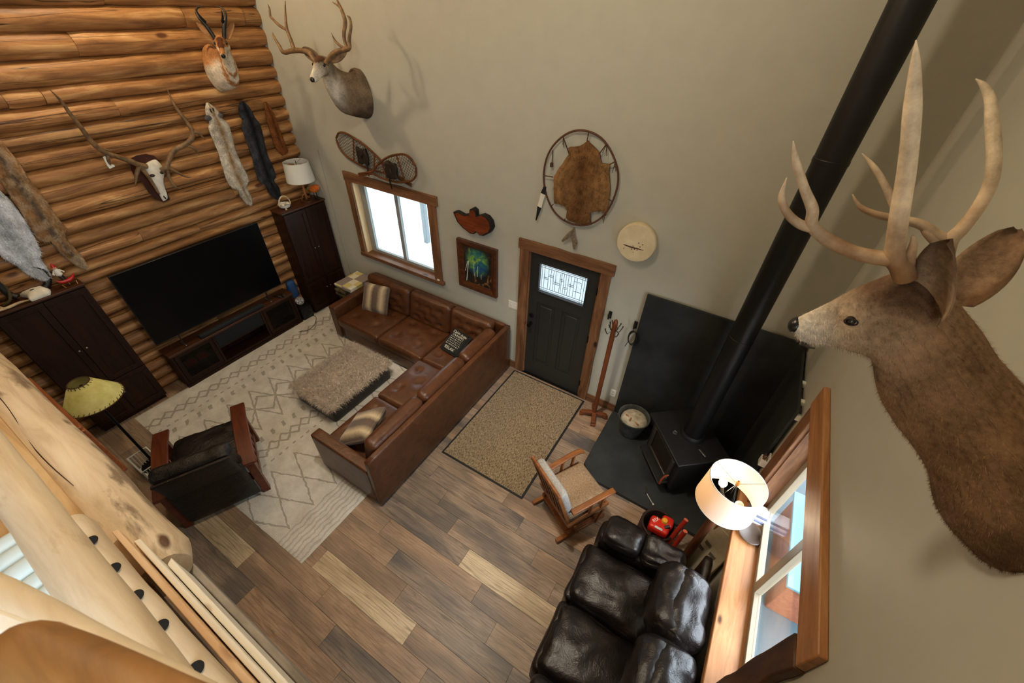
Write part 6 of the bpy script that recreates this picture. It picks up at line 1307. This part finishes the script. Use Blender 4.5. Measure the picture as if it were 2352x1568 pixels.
MB().rings(log_rings(g0, g1, 0.034, 24, 20, 18, 0.03, 0.05)).build('log', wood('amber_log', srgb(116, 80, 42), srgb(156, 112, 62), srgb(178, 136, 86), 'X', 3, 0.55, knots=0.1), og, 60)
ql = thing('folded_quilt', 'folded blue and white quilt lying on the loft floor behind the rails', 'quilt', (3.3, -4.36, 2.772))
q0, q1 = on(-10, 1268, 2, 2.82), on(250, 1425, 2, 2.82)
for k in range(8): c = q0.lerp(q1, k/7); MB().rbox((c.x, c.y, 2.805+0.004*(k % 3)), (0.085, 0.20, 0.062), 0.022, 8, 0.01).build('fold', plain('white_quilt', srgb(206, 222, 226), 0.9) if k == 0 else ql.children[0].data.materials[0], ql, 180)
c = q0.lerp(q1, .6)+V((0.02, -0.135, 0)); MB().rbox((c.x, c.y, 2.80), (0.46, 0.07, 0.056), 0.02, 8).build('border', two('blue_print', srgb(30, 42, 84), srgb(190, 202, 220), 40, 0.9, lo=0.45, hi=0.55), ql, 180)
# ================================================================== around the right window
tl = thing('drum_lamp', 'lit floor lamp with a large white drum shade between stove and window', 'lamp', (5.35, -1.62, 0))
tx_, ty_ = 5.345, -1.61; SHW = new_mat('lit_linen_shade'); 
def shade_mat():
    m, nt, b = SHW; setp(b, 0.8, 0, 0.2); b.inputs['Base Color'].default_value = srgb(240, 236, 226)
    tr = nd(nt, 'ShaderNodeBsdfTranslucent'); tr.inputs[0].default_value = srgb(255, 226, 190); mx = nd(nt, 'ShaderNodeMixShader'); mx.inputs[0].default_value = 0.4
    nt.links.new(b.outputs[0], mx.inputs[1]); nt.links.new(tr.outputs[0], mx.inputs[2]); nt.links.new(mx.outputs[0], nt.nodes['Material Output'].inputs[0]); return m
SZ0, SZ1 = 1.31, 1.61; SR0, SR1 = 0.222, 0.205
MB().lathe([(SR0, SZ0), (SR1, SZ1), (SR1-.004, SZ1), (SR0-.004, SZ0)], (tx_, ty_, 0), 48, cap=False).build('shade', shade_mat(), tl, 60)
for z, r_ in ((SZ0, SR0-.002), (SZ1, SR1-.002)): MB().tube([(tx_+r_*math.cos(a), ty_+r_*math.sin(a), z) for a in [2*PI*k/48 for k in range(48)]], .004, 6, closed=True).build('rim', plain('white_rim', srgb(236, 232, 222), 0.6), tl)
sp3 = MB()
for k in range(3): a = 0.5+2*PI*k/3; sp3.tube([(tx_, ty_, SZ1-.03), (tx_+SR1*math.cos(a), ty_+SR1*math.sin(a), SZ1-.005)], .002, 5)
for k in range(3): a = 1.3+2*PI*k/3; sp3.tube([(tx_, ty_, SZ1-.03), (tx_+.05*math.cos(a), ty_+.05*math.sin(a), SZ0+.08)], .002, 5)
sp3.build('spider', M['bronze'], tl); MB().lathe([(.014, SZ1-.04), (.016, SZ1-.03), (.016, SZ1-.01), (.008, SZ1+.012), (.002, SZ1+.015)], (tx_, ty_, 0), 14).build('finial', plain('brass', srgb(176, 130, 70), 0.3, metal=0.8), tl)
FIL = glow('lit_bulb', (1.0, 0.80, 0.56, 1), 60.0)
for k, (a, lit) in enumerate(((2.3, True), (4.4, False), (5.6, False))):
    e = V((math.cos(a), math.sin(a), 0)); c = V((tx_, ty_, SZ0+.03)); MB().tube([c, c+e*.06+V((0, 0, .02))], .009, 8).tube([c+e*.06+V((0, 0, .015)), c+e*.085+V((0, 0, .06))], .014, 10).build('socket', plain('dark_socket', srgb(40, 34, 28), 0.5), tl)
    MB().ball(c+e*.098+V((0, 0, .098)), .032, 14, 10, (1, 1, 1.15)).build('bulb', FIL if lit else plain('frosted_bulb', srgb(236, 232, 222), 0.4), tl)
PW_ = wood('rustic_post', srgb(54, 28, 14), srgb(88, 48, 24), srgb(108, 62, 32), 'Z', 3, 0.5)
MB().lathe([(0.042, 0.04), (0.038, 0.5), (0.034, 1.0), (0.028, 1.30), (0.012, 1.33)], (tx_, ty_, 0), 14).build('post', PW_, tl); MB().lathe([(0.095, 0.0), (0.10, 0.02), (0.09, 0.045), (0.05, 0.06)], (tx_, ty_, 0), 24).build('base', PW_, tl)
# tote bag
tb = thing('tote_bag', 'cream canvas tote bag with tan leather handles between loveseat and window', 'bag', (5.47, -1.70, 0))
CAN = two('cream_canvas', srgb(196, 184, 154), srgb(220, 208, 180), 8, 0.9, bmp=0.1)
def bq(x, y, z): return V((x, y, z))
bn, bt, bc = V((-.55, -.83, 0)), V((.83, -.55, 0)), V((5.485, -1.575, 0))
def bcor(hw, th, back, z0, z1): return [bc+bt*(a*hw)+bn*(b*th-back)+V((0, 0, z1 if a > 0 else z0)) for a, b in ((-1, 1), (1, 1), (1, -1), (-1, -1))]
b0 = bcor(.125, .045, -.02, .02, .02); b1 = bcor(.145, .04, .05, .86, .90)
cz1 = sum(b1, V((0, 0, 0)))/4; cz0 = sum(b0, V((0, 0, 0)))/4; ib1 = [p.lerp(V((cz1.x, cz1.y, p.z)), .10) for p in b1]; ib0 = [p.lerp(V((cz0.x, cz0.y, p.z)), .10)+V((0, 0, .02)) for p in b0]
MB().rings([b0, [a.lerp(b, .5)+bn*(0.02*s) for a, b, s in zip(b0, b1, (1, 1, -1, -1))], b1, ib1, [p.lerp(q, .3) for p, q in zip(ib1, ib0)], ib0]).build('body', CAN, tb, 30, bevel=0.004)
LEA = plain('tan_leather_strap', srgb(150, 92, 50), 0.5)
for sd_ in (1, -1):
    h = MB(); q = lambda u, z: tuple(bc+bt*u+bn*(sd_*.045-.05)+V((0, 0, z)))+(.011,)
    stube(h, [q(-.07, .76), q(-.065, .92), q(-.02, 1.02), q(.04, 1.0), q(.07, .90), q(.075, .76)], 6, 7, flat=0.35); h.build('handle', LEA, tb)
for u, z in ((-.03, .62), (.05, .55), (-.06, .50)):
    P = bc+bt*u+bn*(.045+.02-.07*z/.88+.0165)+V((0, 0, z)); MB().bar(P-bt*.03, P+bt*.03, .004, .055).build('printed_patch', plain('grey_print', srgb(120, 116, 96), 0.9), tb, 0)
# woven basket with red gear
bsk = thing('woven_basket', 'round dark brown woven basket at the end of the loveseat arm', 'basket', (5.03, -1.42, 0))
WV = two('dark_wicker', srgb(30, 18, 12), srgb(56, 34, 22), 30, 0.8, bmp=0.5)
MB().lathe([(0.13, 0.0), (0.155, 0.05), (0.168, 0.15), (0.160, 0.25), (0.150, 0.25), (0.155, 0.15), (0.13, 0.02), (0.001, 0.02)], (5.03, -1.42, 0), 32).build('wall', WV, bsk)
for z in (0.04, 0.09, 0.14, 0.19, 0.25): MB().tube([(5.03+(0.163+.004*math.sin(9*a))*math.cos(a), -1.42+(0.163+.004*math.sin(9*a))*math.sin(a), z) for a in [2*PI*k/40 for k in range(40)]], .011, 6, closed=True).build('coil', WV, bsk)
rt = thing('red_tool', 'red power tool with yellow knob and white label sitting in the dark basket', 'tool', (5.05, -1.44, 0.05))
REDP = plain('red_plastic', srgb(206, 40, 26), 0.35)
MB().rbox((5.04, -1.45, 0.26), (0.20, 0.15, 0.12), 0.035, 10).build('body', REDP, rt, 180); MB().rbox((5.10, -1.38, 0.22), (0.12, 0.12, 0.22), 0.03, 8).build('motor_housing', REDP, rt, 180)
MB().lathe([(.030, 0.31), (.034, 0.33), (.026, 0.35), (.004, 0.355)], (5.07, -1.40, 0), 14).build('knob', plain('yellow_plastic', srgb(226, 160, 40), 0.4), rt)
MB().box(5.0, 5.075, -1.515, -1.49, 0.320, 0.3225).build('label', plain('grey_label', srgb(196, 196, 190), 0.4), rt, 0); text('lettering', 'RIX', 0.05, M['ink'], (4.99, -1.43, 0.3215), (0, 0, math.radians(60)), rt)
MB().bar((5.09, -1.46, 0.31), (5.13, -1.43, 0.33), .03, .03).build('clip', M['black'], rt, bevel=0.004)
for k, (a, b_, lab) in enumerate((((5.14, -1.585, 0.03), (5.235, -1.365, 0.47), 'upper of two red tubes with painted lamp-lit ends by the basket'), ((5.205, -1.60, 0.03), (5.26, -1.46, 0.43), 'lower of two red tubes with painted lamp-lit ends by the basket'))):
    e = thing('red_tube', lab, 'tube', a); d_ = (V(b_)-V(a)).normalized(); MB().tube([a, b_], .023, 18).build('shaft', plain('dark_red_tube', srgb(150, 40, 28), 0.4), e, 40); MB().tube([V(b_), V(b_)+d_*.004], .0225, 18).build('lamplit_end', plain('lamplit_red', srgb(240, 130, 100), 0.5), e, 40)  # lamp light on the tube ends is put into the cap colour
fw_ = thing('split_log', 'round of firewood lying behind the loveseat arm', 'log', (5.12, -1.62, 0))
MB().rings(log_rings((4.95, -1.70, 0.068), (5.17, -1.69, 0.068), 0.062, 10, 16, 30, 0.0, 0.06)).build('bark', two('oak_bark', srgb(50, 38, 26), srgb(96, 76, 50), 12, 0.9, bmp=0.6), fw_, 60)
# things on the right window sill and beside its casing
mb_ = thing('match_holder', 'white wall box of brown matches at the near edge of the slate panel', 'match holder', (5.555, -1.035, 1.36))
MB().box(5.535, 5.592, -1.075, -1.0, 1.30, 1.375).build('tray', M['white'], mb_, bevel=0.003)
MB().box(5.58, 5.592, -1.075, -1.0, 1.375, 1.43).build('back', M['white'], mb_, bevel=0.002)
for k in range(14): x, y = 5.542+.04*rq.random(), -1.068+.06*rq.random(); MB().bar((x, y, 1.37), (x+rq.uniform(-.006, .006), y, 1.40+rq.uniform(0, .02)), .005, .005).build('match', plain('match_brown', srgb(104, 60, 36), 0.7), mb_, 0)
for k in range(5):
    tag(MB().box(5.60-.01*(k % 2), 5.735, -1.44+.008*k, -1.31, 1.002+0.022*k, 1.022+0.022*k).build('magazine', plain('magazine_cover', [srgb(220, 220, 224), srgb(120, 130, 160), srgb(214, 206, 210), srgb(96, 100, 120), srgb(226, 226, 230)][k], 0.4), None, bevel=0.002), ('bottom magazine of the stack in the window corner', 'second magazine from the bottom of the window stack', 'middle magazine of the window stack', 'fourth magazine of the window stack', 'top magazine of the stack in the window corner')[k], 'magazine', 'magazines stacked in the window corner')
dcy = tag(MB().lathe([(0.03, 1.001), (0.075, 1.006), (0.10, 1.03), (0.094, 1.032), (0.06, 1.012), (0.001, 1.010)], (5.645, -1.56, 0), 28).build('sill_bowl', plain('brown_stoneware', srgb(70, 56, 46), 0.35), None), 'shallow dark brown bowl on the window sill under the lamp', 'bowl')
# outdoors past the right window
ob1 = thing('storage_box', 'orange-brown wooden box on the porch outside the right window', 'box', (6.5, -0.9, -0.02)); OBM = wood('cedar_box', srgb(84, 44, 26), srgb(108, 60, 38), srgb(120, 76, 50), 'Y', 3, 0.6)
MB().box(6.15, 6.9, -1.5, -0.5, -0.02, 0.5).build('box', OBM, ob1, bevel=0.01); MB().box(6.12, 6.93, -1.53, -0.47, 0.5, 0.53).build('lid', plain('teal_lid', srgb(66, 104, 112), 0.5), ob1, bevel=0.006)
gb_ = thing('grill', 'dark covered grill on the porch outside the right window', 'grill', (7.2, 0.0, -0.02)); MB().rbox((7.1, -0.1, 0.75), (0.9, 0.6, 0.5), 0.15, 10).build('hood', plain('grill_cover', srgb(52, 54, 58), 0.6), gb_, 180); MB().box(6.75, 7.45, -0.3, 0.1, -0.02, 0.52).build('cart', M['black'], gb_)
sg = thing('brush_bundle', 'bundle of pale dry stems leaning outside the right window', 'brush', (6.3, -2.5, -0.02)); m_ = MB()
for k in range(60): a = rq.uniform(0, 2*PI); m_.tube([(6.08+rq.uniform(-.05, .05), -2.55+rq.uniform(-.05, .05), 0.0), (6.08+.12*math.cos(a), -2.55+.16*math.sin(a), .45), (6.08+.3*math.cos(a)*rq.random(), -2.55+.4*math.sin(a)*rq.random(), .85+.2*rq.random())], [.008, .007, .003], 4)
m_.build('stems', plain('dry_stems', srgb(84, 90, 80), 0.8, vary=0.2), sg)
tag(MB().tube([(6.5, -3.4, 0.7), (6.5, -0.2, 0.7)], .02, 8).tube([(6.5, -3.3, -.02), (6.5, -3.3, .7)], .02, 8).tube([(6.5, -0.3, -.02), (6.5, -0.3, .7)], .02, 8).build('porch_rail', plain('blue_rail', srgb(60, 84, 120), 0.5), None), 'blue metal porch rail outside the right window', 'rail')
# unseen fan, assumed as the holder of the warm room light
cf = thing('assumed_ceiling_fan', 'assumed ceiling fan, unseen above the living room', 'ceiling fan', (3.1, -2.7, CH)); MB().lathe([(0.07, CH-.01), (0.03, CH-.06), (0.012, CH-.08), (0.012, CH-.30), (0.10, CH-.32), (0.12, CH-.40), (0.06, CH-.44)], (3.1, -2.7, 0), 20).build('motor', M['bronze'], cf)
for k in range(5): a = 2*PI*k/5; e = V((math.cos(a), math.sin(a), 0)); MB().bar(V((3.1, -2.7, CH-.36))+e*.12, V((3.1, -2.7, CH-.36))+e*.65, .13, .008).build('blade', M['dkwood'], cf, bevel=.003)
